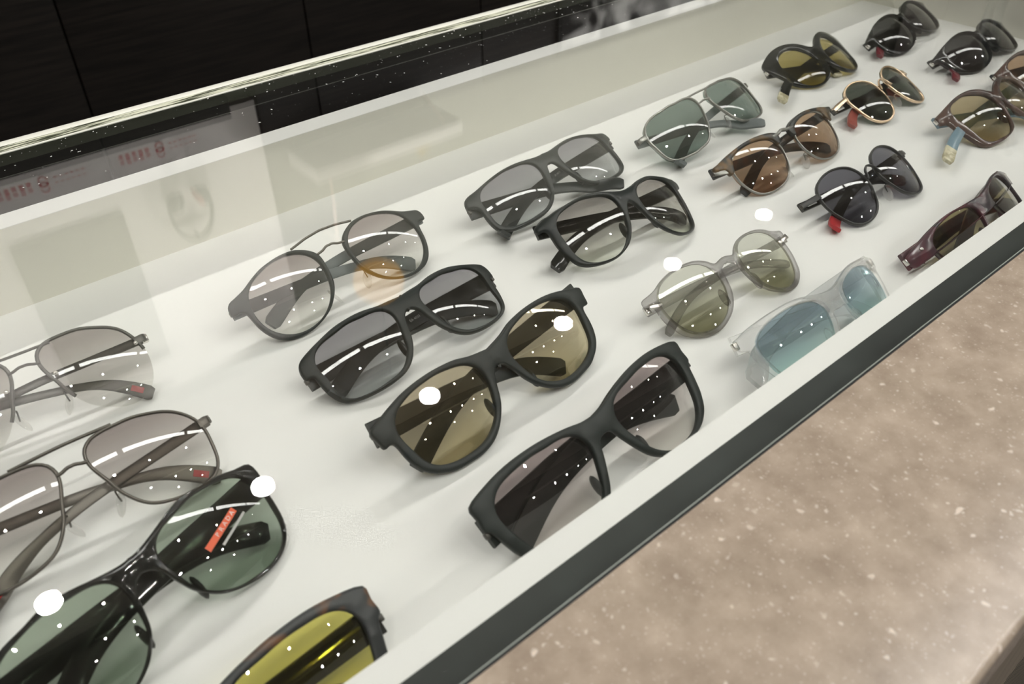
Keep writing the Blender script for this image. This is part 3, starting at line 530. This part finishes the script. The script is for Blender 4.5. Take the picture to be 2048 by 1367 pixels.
def build(n, label, style, frame, lens, temple, tm=None, **o):
    d = DATA[n]; k = d['k']
    MM = pose(d)
    surf = lambda u, v: -k * u * u
    root = empty('sunglasses', (0, 0, 0), label, 'sunglasses', 'sunglasses laid out in rows in the tray')
    t = o.get('t', .0038)
    L = catmull(lens_outline(d), 2, True)
    mir = lambda P: [Vector((-p.x, p.y)) for p in P]
    parts = []
    # ---- front
    half = None
    if 'half' in d:
        half = [Vector(p) * .001 for p in d['half']]
        if d.get('partial'):
            last = half[-1]; uc = d['uc'] * .001
            a0 = math.degrees(math.atan2(last.y, last.x - uc)) % 360 - 360
            a = a0 - 9
            rim = o.get('rim', .0042)
            while a > -352 + 165:
                i = (a % 360) / 9; j = int(i) % NA; f = i - int(i)
                r = (d['lens'][j] * (1 - f) + d['lens'][(j + 1) % NA] * f) * .001 + rim
                p = Vector((uc + r * math.cos(math.radians(a)), r * math.sin(math.radians(a))))
                if p.x > .004: half.append(p)
                a -= 9
            half.append(Vector((0, half[0].y - .013)))
    hinge = None
    if style == 'acetate':
        H = catmull(half, 3)
        for p in H: p.x = max(p.x, 0)
        outer = H + [Vector((-p.x, p.y)) for p in reversed(H[1:-1])]
        parts.append(plate('front_frame', outer, [L, mir(L)], surf, t, min(.0011, t * .3), frame, root))
        e = max(half, key=lambda p: p.x); hinge = Vector((e.x - .0015, e.y - .002))
    elif style == 'tworims':
        H = catmull([Vector((abs(p.x), p.y)) for p in half], 3, True)
        for Q, LL in ((H, L), (mir(H), mir(L))): parts.append(plate('rim', Q, [LL], surf, t, .0010, frame, root))
        e = max(half, key=lambda p: p.x); hinge = Vector((e.x - .0015, e.y - .002))
    else:
        rr = o.get('rim', .0009)
        for sx in (1, -1):
            path = [Vector((sx * p.x, p.y, surf(p.x, p.y) - .001)) for p in L]
            if style == 'rimless':
                N_ = len(path); arc = [path[i % N_] for i in range(int(N_ * .02), int(N_ * .60))]
                tube('upper_rim', arc, rr * 1.15, o.get('metal', 'gun'), root, False)
            else:
                tube('rim', path, rr, o.get('metal', 'gun'), root, True, 8, rr * 1.5)
        e = max(L, key=lambda p: p.x + p.y * .35); hinge = Vector((e.x + .0045, e.y + .001))
        if 'endp' in d and n != 2:
            q = d['endp']; hinge = Vector((abs(q[-1][0]) * .001 - .001, q[-1][1] * .001))
    if 'brow' in d:
        B = catmull([Vector((abs(p[0]), p[1])) * .001 for p in d['brow']], 3, True)
        for Q in (B, mir(B)): plate('brow_bar', Q, [], surf, .0042, .0010, frame, root, -.0012)
        e = max(B, key=lambda p: p.x); hinge = Vector((e.x - .001, e.y - .002))
    metal = o.get('metal', 'gun')
    br = o.get('bar_r', .0008)
    for key in ('bar', 'bridge'):
        if key in d:
            P = [Vector((p[0] * .001, p[1] * .001)) for p in d[key]]
            # metal bridges are symmetric: even out the path and average it with its mirror image
            L_ = [0.0]
            for i in range(1, len(P)): L_.append(L_[-1] + (P[i] - P[i - 1]).length)
            Q = []
            for j in range(9):
                s_ = L_[-1] * j / 8; i = 1
                while i < len(P) - 1 and L_[i] < s_: i += 1
                Q.append(P[i - 1].lerp(P[i], (s_ - L_[i - 1]) / max(L_[i] - L_[i - 1], 1e-9)))
            P = Q; S = []; m_ = len(P)
            for i in range(m_):
                a, b = P[i], P[m_ - 1 - i]; S.append(Vector(((a.x - b.x) / 2, (a.y + b.y) / 2)))
            if key == 'bridge':
                if n in (13, 18):       # saddle bridge arching up and forward between round rims
                    ui = d['uc'] * .001 - d['lens'][NA // 2] * .001 + .0006
                    S = [Vector(q) for q in ((-ui, .004), (-ui * .80, .0065), (-ui * .62, .0105), (0, .0135), (ui * .62, .0105), (ui * .80, .0065), (ui, .004))]
                else:
                    ui = min(p.x for p in L if abs(p.y - S[0].y) < .004) + .0006 if any(abs(p.y - S[0].y) < .004 for p in L) else -S[0].x
                    if style == 'tworims': ui -= .003
                    S[0].x = -max(ui, -S[0].x); S[-1].x = -S[0].x
            lift = (.0025 if n in (13, 18) else .0008) if key == 'bridge' else .0
            path = catmull([Vector((p.x, p.y, surf(p.x, 0) + lift - .001)) for p in S], 5)
            tube('top_bar' if key == 'bar' else 'bridge', path, br * (1.25 if n == 12 else 1), metal, root, False, 8, br * (2.0 if n == 12 else 1.3))
    hw = surf(hinge.x, 0) - .0035
    # ---- endpieces of the metal frames
    if style in ('metal', 'rimless'):
        e = max(L, key=lambda p: p.x + p.y * .35)
        for sx in (1, -1):
            P = catmull([Vector((sx * (e.x - .001), e.y, surf(e.x, 0) - .0005)), Vector((sx * (e.x + (hinge.x - e.x) * .6 + .001), (e.y + hinge.y) / 2, surf(hinge.x, 0) + .0002)), Vector((sx * (hinge.x + .001), hinge.y, hw + .0005))], 5)
            V, F = sweep_data(P, lambda i, q: rrect(.0007, .0022, .0004), Vector((0, 1, 0)))
            obj('endpiece', V, F, o.get('endmat', metal), root, True, 40)
    # ---- lenses
    R = o.get('R', .10); uc = d['uc'] * .001
    LO = lens_outline(d, 1.0, .5)
    for sx in (1, -1):
        raw = lambda u, v: -k * uc * uc - 2 * k * uc * (u - uc) - ((u - uc) ** 2 + v * v) / (2 * R)
        h0 = sum(surf(p.x, p.y) - raw(p.x, p.y) for p in LO) / len(LO) - (.0021 if style in ('acetate', 'tworims') else .0012)
        V = []; F = []; RG = 9; th = .0016
        for side in (0, 1):
            V.append(Vector((sx * uc, 0, raw(uc, 0) + h0 - th * side)))
            for rg in range(1, RG + 1):
                for p in LO:
                    q = Vector((uc, 0)).lerp(p, rg / RG); V.append(Vector((sx * q.x, q.y, raw(q.x, q.y) + h0 - th * side)))
        nn = 1 + RG * NA
        for side in (0, 1):
            b = side * nn
            for i in range(NA):
                F.append((b, b + 1 + i, b + 1 + (i + 1) % NA))
                for rg in range(RG - 1):
                    a0 = b + 1 + rg * NA; F.append((a0 + i, a0 + NA + i, a0 + NA + (i + 1) % NA, a0 + (i + 1) % NA))
        a0 = 1 + (RG - 1) * NA
        for i in range(NA): F.append((a0 + i, a0 + (i + 1) % NA, nn + a0 + (i + 1) % NA, nn + a0 + i))
        lo = obj('lens', V, F, lens, root, True, 35)
        if n == 3 and sx == 1:
            # printed sticker on the lens: red bar with five white letters and a line of small print
            def onl(u, v): return Vector((u, v, raw(u, v) + h0 + .00012))
            a = Vector(STK[0]); b = Vector(STK[1]); ax = (b - a).normalized(); nx = Vector((-ax.y, ax.x))
            V = []; F = []; m_ = 10
            for i in range(m_ + 1):
                for s_ in (-1, 1):
                    q = a.lerp(b, i / m_) + nx * s_ * .0016; V.append(onl(q.x, q.y))
            for i in range(m_): F.append((2 * i, 2 * i + 1, 2 * i + 3, 2 * i + 2))
            stk = obj('sticker', V, F, 'orange', lo)
            for i, ch in enumerate('PRADA'):
                q = a.lerp(b, .36 + .135 * i); z0 = onl(q.x, q.y) + Vector((0, 0, .0002))
                place_text('letter', ch, .0030, 'label', stk, z0, Vector((ax.x, ax.y, 0)), Vector((0, 0, 1)))
            for i in range(9):
                q = a.lerp(b, .30 + .09 * i) - nx * .0046; z0 = onl(q.x, q.y) + Vector((0, 0, .0002))
                V = [z0 + Vector(((ax * s + nx * s2).x, (ax * s + nx * s2).y, 0)) for s, s2 in ((-.0011, -.0006), (.0011, -.0006), (.0011, .0006), (-.0011, .0006))]
                obj('small_print', V, [(0, 1, 2, 3)], 'print_grey', lo)
        if o.get('etched') and sx == -1:
            # small square emblem etched into the outer corner of the lens
            cu, cv, q = -(uc + .0175), .004, .0022
            for s in (1.0, .55):
                P = [Vector((cu + q * s * x_, cv + q * s * y_, 0)) for x_, y_ in ((-1, 0), (0, -1), (1, 0), (0, 1))]
                for p in P: p.z = raw(-p.x, p.y) + h0 + .0002
                tube('etched_square', P, .00012, 'etch', lo, True, 4)
    # ---- nose pads
    if o.get('pads', True):
        nu = uc - .5 * (d['lens'][0] + d['lens'][NA // 2]) * .0005 - .012 if False else uc + d['lens'][int(NA * .56)] * .001 * math.cos(math.pi * 1.12) - .0012
        nv = d['lens'][int(NA * .56)] * .001 * math.sin(math.pi * 1.12) - .002
        for sx in (1, -1):
            if style in ('acetate',):
                ball('nose_pad', (sx * (nu + .0022), nv + .002, surf(nu, 0) - t - .0005), (.0018, .0065, .0032), frame, root, 12)
            else:
                rot = Matrix.Rotation(sx * math.radians(-22), 3, 'Z') @ Matrix.Rotation(sx * math.radians(35), 3, 'Y')
                pd = ball('nose_pad', (sx * (nu - .0012), nv - .002, surf(nu, 0) - .0065), (.0012, .0065, .0034), 'pad', root, 14, rot)
                P = catmull([Vector((sx * (nu + .001), nv + .003, surf(nu, 0) - .0015)), Vector((sx * (nu - .001), nv + .0045, surf(nu, 0) - .004)), Vector((sx * (nu - .0004), nv - .001, surf(nu, 0) - .0062))], 4)
                tube('pad_arm', P, .00045, metal, pd, False, 6)
    # ---- temples folded behind the front
    zrow = MM[2]
    zo = d['o'][2]
    h0_, h1_, h2_ = o.get('th', (.012, .0075, .0095)); tt = o.get('tt', .0030)
    for side, sx in ((0, 1), (1, -1)):
        tip = Vector(d['tips'][side]) * .001
        if o.get('gen_tips') or abs(tip.x + sx * hinge.x) > .055 and not o.get('keep'):
            tip = Vector((-sx * .055, -.012, tip.z))
        if o.get('tipover'): tip = Vector(o['tipover'][side]) * .001
        H = Vector((sx * hinge.x, hinge.y, hw - (.001 if side == 0 else .002)))
        # rest the tip on the tray
        zt = zo + zrow.dot(tip); tip = tip + Vector((0, 0, (h2_ * .5 * abs(zrow[1]) + .0035 - zt) / zrow[2]))
        e = tip - H; D = e.length; Lt = max(.140, D * 1.035)
        a, b = .66 * Lt, .36 * Lt; x = (a * a - b * b + D * D) / (2 * D); y = math.sqrt(max(a * a - x * x, 0)); y = min(y, .012)
        e.normalize(); vv = Vector((0, 1, 0)); vn = (vv - e * vv.dot(e)).normalized()
        Bp = H + e * x + vn * y
        Bp.z -= .0015 if side == 0 else .0050
        path = [H, H.lerp(Bp, .35), H.lerp(Bp, .7), Bp.lerp(H, .06) * .86 + tip * .14, Bp.lerp(tip, .5) + vn * .0012, tip]
        path = catmull(path, 6)
        m_ = len(path)
        vlow = min(d['lens'][int(NA * .75)], 30) * -.001 - .003
        for i, p in enumerate(path):                 # the folded arms stay behind the front
            if i > 2 and abs(p.x) < hinge.x - .006 and p.y > vlow:
                p.z = min(p.z, surf(p.x, p.y) - o.get('clear', .0052) - (.0034 if side else 0) * max(0, 1 - abs(p.x) / .045))
        for _ in range(3):
            path = [path[0]] + [path[i] * .5 + (path[i - 1] + path[i + 1]) * .25 for i in range(1, m_ - 1)] + [path[-1]]
        def prof(i, q):
            hh = h0_ + (h1_ - h0_) * min(q / .55, 1) if q < .62 else h1_ + (h2_ - h1_) * min((q - .62) / .3, 1)
            if q > .97: hh *= .72
            return rrect(hh / 2, tt / 2, min(hh, tt) * .3)
        V, F = sweep_data(path, prof, Vector((0, 0, 1)))
        K = 12
        tmat = tm or frame
        cut = m_
        if o.get('tip'):
            cut = int(m_ * (1 - o['tip'][1]))
        F1 = [f for f in F if max(f) < (cut + 1) * K] 
        arm = obj('temple', V[:(cut + 1) * K], [f for f in F1 if len(f) == 4] + [tuple(range(K))] + [tuple((min(cut, m_ - 1)) * K + j for j in range(K))], temple, root, True, 40)
        if o.get('tip'):
            V2 = V[cut * K:]; off = cut * K
            F2 = [tuple(i - off for i in f) for f in F if min(f) >= off and len(f) == 4]
            nn = len(V2) // K
            obj('temple_tip', V2, F2 + [tuple((nn - 1) * K + j for j in range(K))], o['tip'][0], arm, True, 40)
        if o.get('stripe'):
            # inlaid red stripe near the tip
            i0, i1 = int(m_ * .84), m_ - 2
            P = [path[i] + Vector((0, 0, tt / 2)) for i in range(i0, i1)]
            V, F = sweep_data(P, lambda i, q: rrect(.0017, .0003, .0001), Vector((0, 0, 1)))
            obj('red_stripe', V, F, 'red_lacquer', arm)
        if o.get('text') and side == 0:
            i = min(range(2, m_ - 2), key=lambda j: abs(path[j].x - o['tu'] * .001)); q = path[i]; tg = path[i - 1] - path[i + 1]
            place_text('lettering', o['text'], .0024, 'print_grey', arm, q + Vector((0, .0004, tt / 2 + .0003)), tg, Vector((0, 0, 1)))
        if o.get('sticker') and sx == -1:
            q0 = path[2]; tg = (path[4] - path[1]).normalized(); nb = Vector((0, 0, 1)).cross(tg)
            c = H + tg * .011 + Vector((0, 0, tt / 2 + .0003))
            V = [c + tg * a_ + nb * b_ for a_, b_ in ((-.0055, -.002), (.0055, -.002), (.0055, .002), (-.0055, .002))]
            sk = obj('price_sticker', V, [(0, 1, 2, 3)], 'label', arm)
            for j in range(9):
                a_ = -.0045 + j * .0011
                V = [c + tg * (a_ + da) + nb * b_ + Vector((0, 0, .0001)) for da, b_ in ((-.0003, -.0002), (.0003 if j % 2 else .0001, -.0002), (.0003 if j % 2 else .0001, .0016), (-.0003, .0016))]
                obj('barcode_line', V, [(0, 1, 2, 3)], 'ink', sk)
        # hinge block between endpiece and temple
        hq = .8 if o.get('hinge') else .55
        hb = box('hinge', (-.0022 * hq, -.0030 * hq, -.0016), (.0022 * hq, .0030 * hq, .0014), o.get('hinge', 'dark_metal'), root, .0004, 1)
        hb.location = Vector((sx * (hinge.x + .0005), hinge.y - .0005, hw + .0002))
        if o.get('rivet'):
            ball('rivet', (sx * (hinge.x - .0105), hinge.y + .001, surf(hinge.x - .0105, 0) + .0001), (.0022, .0012, .0005), 'silver', root, 12, Matrix.Rotation(sx * .5, 3, 'Z'))
        if o.get('screws'):
            for (uu, vvv) in ((hinge.x - .006, hinge.y - .003), (uc - .021, hinge.y - .004)):
                ball('lens_screw', (sx * uu, vvv, surf(uu, 0) + .0022), (.0012, .0012, .0009), 'silver', root, 10)
        if o.get('plate'):
            b_ = box('metal_endplate', (-.005, -.0019, -.0004), (.0055, .0019, .0010), 'silver', root, .0004, 1)
            b_.location = Vector((sx * (hinge.x - .004), hinge.y - .0005, surf(hinge.x, 0) + .0005)); b_.rotation_euler = (0, 0, sx * .25)
    # ---- stand the pair on the tray: slide along the sight line until the lowest point touches
    O = Vector(d['o'])
    M4 = Matrix.Translation(O) @ MM.to_4x4()
    zmin = 1e9
    bpy.context.view_layer.update()
    def walk(ob, mt):
        nonlocal zmin
        m2 = mt @ ob.matrix_local if ob is not root else mt
        if ob.type == 'MESH':
            for v in ob.data.vertices: zmin = min(zmin, (m2 @ v.co).z)
        for c in ob.children: walk(c, m2)
    for c in root.children: walk(c, M4)
    sight = (O - Vector((0, 0, CAM_H)))
    O = O + sight * ((zmin - .0003) / -sight.z)
    # the Empty stands at the base of the pair, its parts keep their own axes
    foot = O + MM @ Vector((0, -.022, 0)); foot.z = 0
    root.location = foot
    rel = Matrix.Translation(O - foot) @ MM.to_4x4()
    for c in list(root.children):
        c.matrix_basis = rel @ c.matrix_basis
    print('GLASSES', n, 'shift', round((zmin) * 1000, 2), 'hinge', [round(x * 1000, 1) for x in hinge])
    return root

S = [
 (1, 'silver semi-rimless pilot sunglasses with a red-striped temple tip, cut by the left edge', 'rimless', 'gun', 'l_smoke', 'dark_metal', dict(metal='dark_metal', th=(.005, .0045, .0085), tt=.0022, stripe=True, screws=True, hinge='silver', rim=.0009)),
 (2, 'dull bronze double-bridge pilot sunglasses with a red-striped temple tip, at the left edge', 'metal', 'bronze', 'l_rose', 'bronze', dict(metal='bronze', th=(.006, .005, .0095), tt=.0024, stripe=True, rim=.0009, bar_r=.0009)),
 (3, 'glossy black sunglasses with green lenses and a red lens sticker, front left', 'acetate', 'gloss', 'l_green2', 'gloss', dict(th=(.014, .011, .011), t=.0042, gen_tips=True)),
 (4, 'dark tortoise sunglasses with olive yellow lenses behind the front rim at bottom left', 'acetate', 'tort_dark', 'l_yellow', 'gloss', dict(th=(.014, .010, .012), gen_tips=True)),
 (5, 'grey round sunglasses joined by a double wire bridge, nearest the back left', 'tworims', 'matte', 'l_rose', 'rubber', dict(metal='bronze', th=(.009, .0065, .0105), bar_r=.0008, etched=True)),
 (6, 'matt black flat-top rectangular sunglasses between the double-wire-bridge pair and the gold-lens pair', 'acetate', 'matte', 'l_violet', 'satin', dict(th=(.013, .009, .011), text='EA 4033', tu=6.5, etched=True)),
 (7, 'matt black sunglasses with gold mirrored lenses', 'acetate', 'matte', 'l_gold', 'matte', dict(th=(.014, .010, .011), t=.0042)),
 (8, 'matt black sunglasses with grey gradient lenses, front middle behind the white rim', 'acetate', 'matte', 'l_rose2', 'matte', dict(th=(.015, .013, .013), t=.0042)),
 (9, 'satin black rectangular sunglasses with grey gradient lenses directly behind the keyhole-bridge pair', 'acetate', 'satin', 'l_violet', 'satin', dict(th=(.012, .0085, .0105), text='EA 4071', tu=5.5)),
 (10, 'satin black rounded sunglasses with a keyhole bridge and gradient lenses', 'acetate', 'satin', 'l_grad', 'gloss', dict(th=(.011, .009, .011), keep=True)),
 (11, 'silver metal pilot sunglasses with flat green lenses and a top bar', 'metal', 'gun', 'l_green', 'rubber', dict(metal='gun', th=(.008, .0065, .0095), rim=.0010, bar_r=.0009)),
 (12, 'tortoiseshell browline sunglasses with brown lenses', 'metal', 'tort', 'l_brown', 'tort_dark', dict(metal='gun', th=(.009, .007, .0095), rim=.0008, bar_r=.0011, text='EA 4072', tu=7.5)),
 (13, 'black wire round sunglasses with a price sticker on the temple and red tip', 'metal', 'blackmetal', 'l_dark', 'gloss', dict(metal='blackmetal', th=(.0075, .007, .0095), rim=.0009, sticker=True, tip=('red_lacquer', .16), bar_r=.0009)),
 (14, 'smoky transparent round sunglasses with pale green mirrored lenses', 'acetate', 'grey_clear', 'l_greenmirror', 'grey_clear', dict(th=(.007, .005, .006), plate=True, hinge='silver')),
 (15, 'crystal clear sunglasses with blue mirrored lenses, behind the front rim', 'acetate', 'clear_fr', 'l_blue', 'clear_fr', dict(th=(.012, .010, .014), hinge='silver', keep=True)),
 (16, 'dark burgundy sunglasses with a silver rivet, front right behind the white rim', 'acetate', 'burgundy', 'l_khaki', 'burgundy', dict(th=(.013, .010, .011), rivet=True, gen_tips=True, hinge='silver')),
 (17, 'thick glossy black butterfly sunglasses with olive lenses and horn temple tips', 'acetate', 'gloss', 'l_olive', 'gloss', dict(th=(.010, .008, .0105), tip=('horn', .10), hinge='silver', keep=True)),
 (18, 'pale gold wire round sunglasses with bottle green lenses and rust temple tips', 'metal', 'gold', 'l_moss', 'gloss', dict(metal='gold', th=(.0070, .0065, .0095), rim=.0010, sticker=True, tip=('rust', .26), bar_r=.0009, keep=True)),
 (19, 'glossy black round sunglasses in the far back corner', 'acetate', 'gloss', 'l_black', 'gloss', dict(th=(.010, .007, .009), tip=('maroon', .14), hinge='silver', keep=True)),
 (20, 'dark grey rounded sunglasses beside the end wall with a maroon temple tip', 'acetate', 'gloss', 'l_black', 'gloss', dict(th=(.010, .007, .009), tip=('maroon', .18), hinge='silver', keep=True)),
 (21, 'brown and pale blue layered sunglasses with tan lenses and horn tips, right edge', 'acetate', 'brown', 'l_tan', 'blue', dict(th=(.011, .009, .0105), tip=('horn', .14), hinge='silver', keep=True)),
 (22, 'brown sunglasses whose left corner just enters at the right edge', 'acetate', 'brown', 'l_brown', 'tort_dark', dict(th=(.011, .009, .0105), hinge='silver', gen_tips=True)),
]
DATA[22] = dict(DATA[21]); DATA[22]['o'] = [.943, .277, .0195]
for (n, label, style, fr, le, te, kw) in S:
    build(n, label, style, fr, le, te, **kw)

# ---------------------------------------------------------------- things along the back wall (mirrored in the glass)
y0 = WY - .001
bx = box('shelf_cabinet', (-2.2, WY - .12, .803), (.935, WY - .0515, .860), 'black_box', None, .002); tag(bx, 'long low black shelf box along the back wall', 'shelf')
dp = empty('display_board', (0, WY - .03, .866), 'white wall display board with red printing above the black shelf', 'display board')
box('board', (-2.2, -.018, .0), (1.045, .028, .94), 'display_white', dp)
for gx in (.366, .712):
    tube('ring_mark', [Vector((gx + .012 * math.cos(a), -.0195, .062 + .016 * math.sin(a))) for a in [i * math.pi / 10 for i in range(20)]], 0.0026, 'red', dp, True, 6)
    for j in range(5): box('red_mark', (gx - .125 + j * .020, -.0195, .052), (gx - .113 + j * .020, -.0182, .066 + .004 * (j % 2)), 'red', dp)
    for j in range(6): box('red_mark', (gx + .030 + j * .016, -.0195, .056), (gx + .040 + j * .016, -.0182, .060), 'red', dp)
sp = box('wall_screen', (.215, WY - .058, 1.085), (.545, WY - .0485, 1.66), 'sage', None, .002); tag(sp, 'grey green panel mounted on the white display board', 'wall panel')
hp = empty('headphones', (.745, WY - .084, 1.0), 'dark over-ear headphones hanging on the white display board', 'headphones')
P = [Vector((.068 * math.cos(a), 0, .135 + .105 * math.sin(a) * (1.05 if a < math.pi else 1))) for a in [(-.18 + 1.36 * i / 24) * math.pi for i in range(25)]]
tube('headband', P, .0065, 'headphone', hp, False, 8, .012, Vector((0, 1, 0)))
for sx, mt in ((-1, 'headphone'), (1, 'headphone')):
    ball('earcup', (sx * .048, 0, .10), (.022, .030, .034), mt, hp, 16, Matrix.Rotation(sx * .35, 3, 'Y'))
    ball('ear_pad', (sx * .030, -.004, .098), (.012, .029, .032), 'pad_red' if sx > 0 else 'headphone', hp, 16, Matrix.Rotation(sx * .35, 3, 'Y'))
tube('wall_hook', [Vector((.0, .030, .236)), Vector((0, .0, .236)), Vector((0, -.012, .242))], .005, 'headphone', hp, False, 8, None, Vector((1, 0, 0)))
hs = empty('hanging_shelf', (1.45, WY - .12, 1.08), 'white shelf hung on pale ropes beside the display board', 'shelf')
box('board', (-.31, -.10, 0), (.31, .10, .05), 'display_white', hs, .003)
for sy in (-1, 1):
    tube('rope', [Vector((-.215 + sy * .022, sy * .05, .05)), Vector((-.215 + sy * .012, sy * .02, .20)), Vector((-.215, .02, .36))], .006, 'pink', hs, False, 6, None, Vector((0, 1, .2)))
tube('wall_peg', [Vector((-.215, .0, .36)), Vector((-.215, .06, .36)), Vector((-.215, .119, .36))], .006, 'pink', hs, False, 6, None, Vector((1, 0, 0)))
tube('bracket', [Vector((.25, -.07, .0)), Vector((.25, .02, -.05)), Vector((.25, .119, -.10))], .006, 'pink', hs, False, 6, None, Vector((1, 0, 0)))
gb = empty('glass_globe', (1.635, WY - .12, 1.13), 'small round yellow glass jar standing on the white hanging shelf', 'jar')
ball('body', (0, 0, .0365), (.036, .036, .036), 'amber_glass', gb, 20); lathe('neck', [(.012, .070), (.012, .080), (.015, .082), (.015, .086), (.0, .086)], 'amber_glass', gb, 16)
pl = empty('pendant_lamp', (1.22, 2.2, 1.40), 'amber glowing pendant lamp hanging over the back aisle', 'lamp')
lathe('shade', [(.0, 0), (.045, .004), (.080, .030), (.092, .066), (.085, .10), (.05, .135), (.02, .145)], 'amber', pl, 24)
tube('cable', [Vector((0, 0, .145)), Vector((0, 0, .3)), Vector((0, 0, CEIL - 1.401))], .0025, 'ink', pl, False, 6, None, Vector((1, 0, 0)))
po = empty('wall_poster', (2.95, WY - .0645, .45), 'large black and white photographic poster low on the back wall', 'poster')
box('frame', (-.56, .0, .0), (.56, .0135, .58), 'black_box', po, .002)
pm = blotch('monochrome_print', (.004, .004, .004), (.70, .70, .68), 4.5, .46, .62, .4)
M['poster'] = pm
box('print', (-.54, -.0012, .02), (.54, -.0001, .56), 'poster', po)
P = [Vector((4.92, 1.5, CEIL - .001)), Vector((4.44, 1.5, 1.468)), Vector((4.154, 1.5, 1.209)), Vector((4.042, 1.5, 1.087)), Vector((3.97, 1.5, .974)), Vector((3.985, 1.5, .85)),
     Vector((4.03, 1.5, .79)), Vector((4.09, 1.5, .86)), Vector((4.08, 1.5, .96)), Vector((4.118, 1.5, 1.055)), Vector((4.193, 1.5, 1.162)), Vector((4.352, 1.5, 1.319)), Vector((4.60, 1.5, 1.53)), Vector((4.98, 1.5, CEIL - .001))]
cb = empty('cable_loop', (4.92, 1.5, CEIL), 'thick black cable loop hanging from the ceiling near the grey wall', 'cable')
o_ = Vector((4.92, 1.5, CEIL))
tube('cable', catmull([p - o_ for p in P], 6), .020, 'seal', cb, False, 8, None, Vector((0, 1, 0)))
lathe('ceiling_mount', [(.03, -.03), (.07, -.012), (.075, -.001)], 'lamp_body', cb)
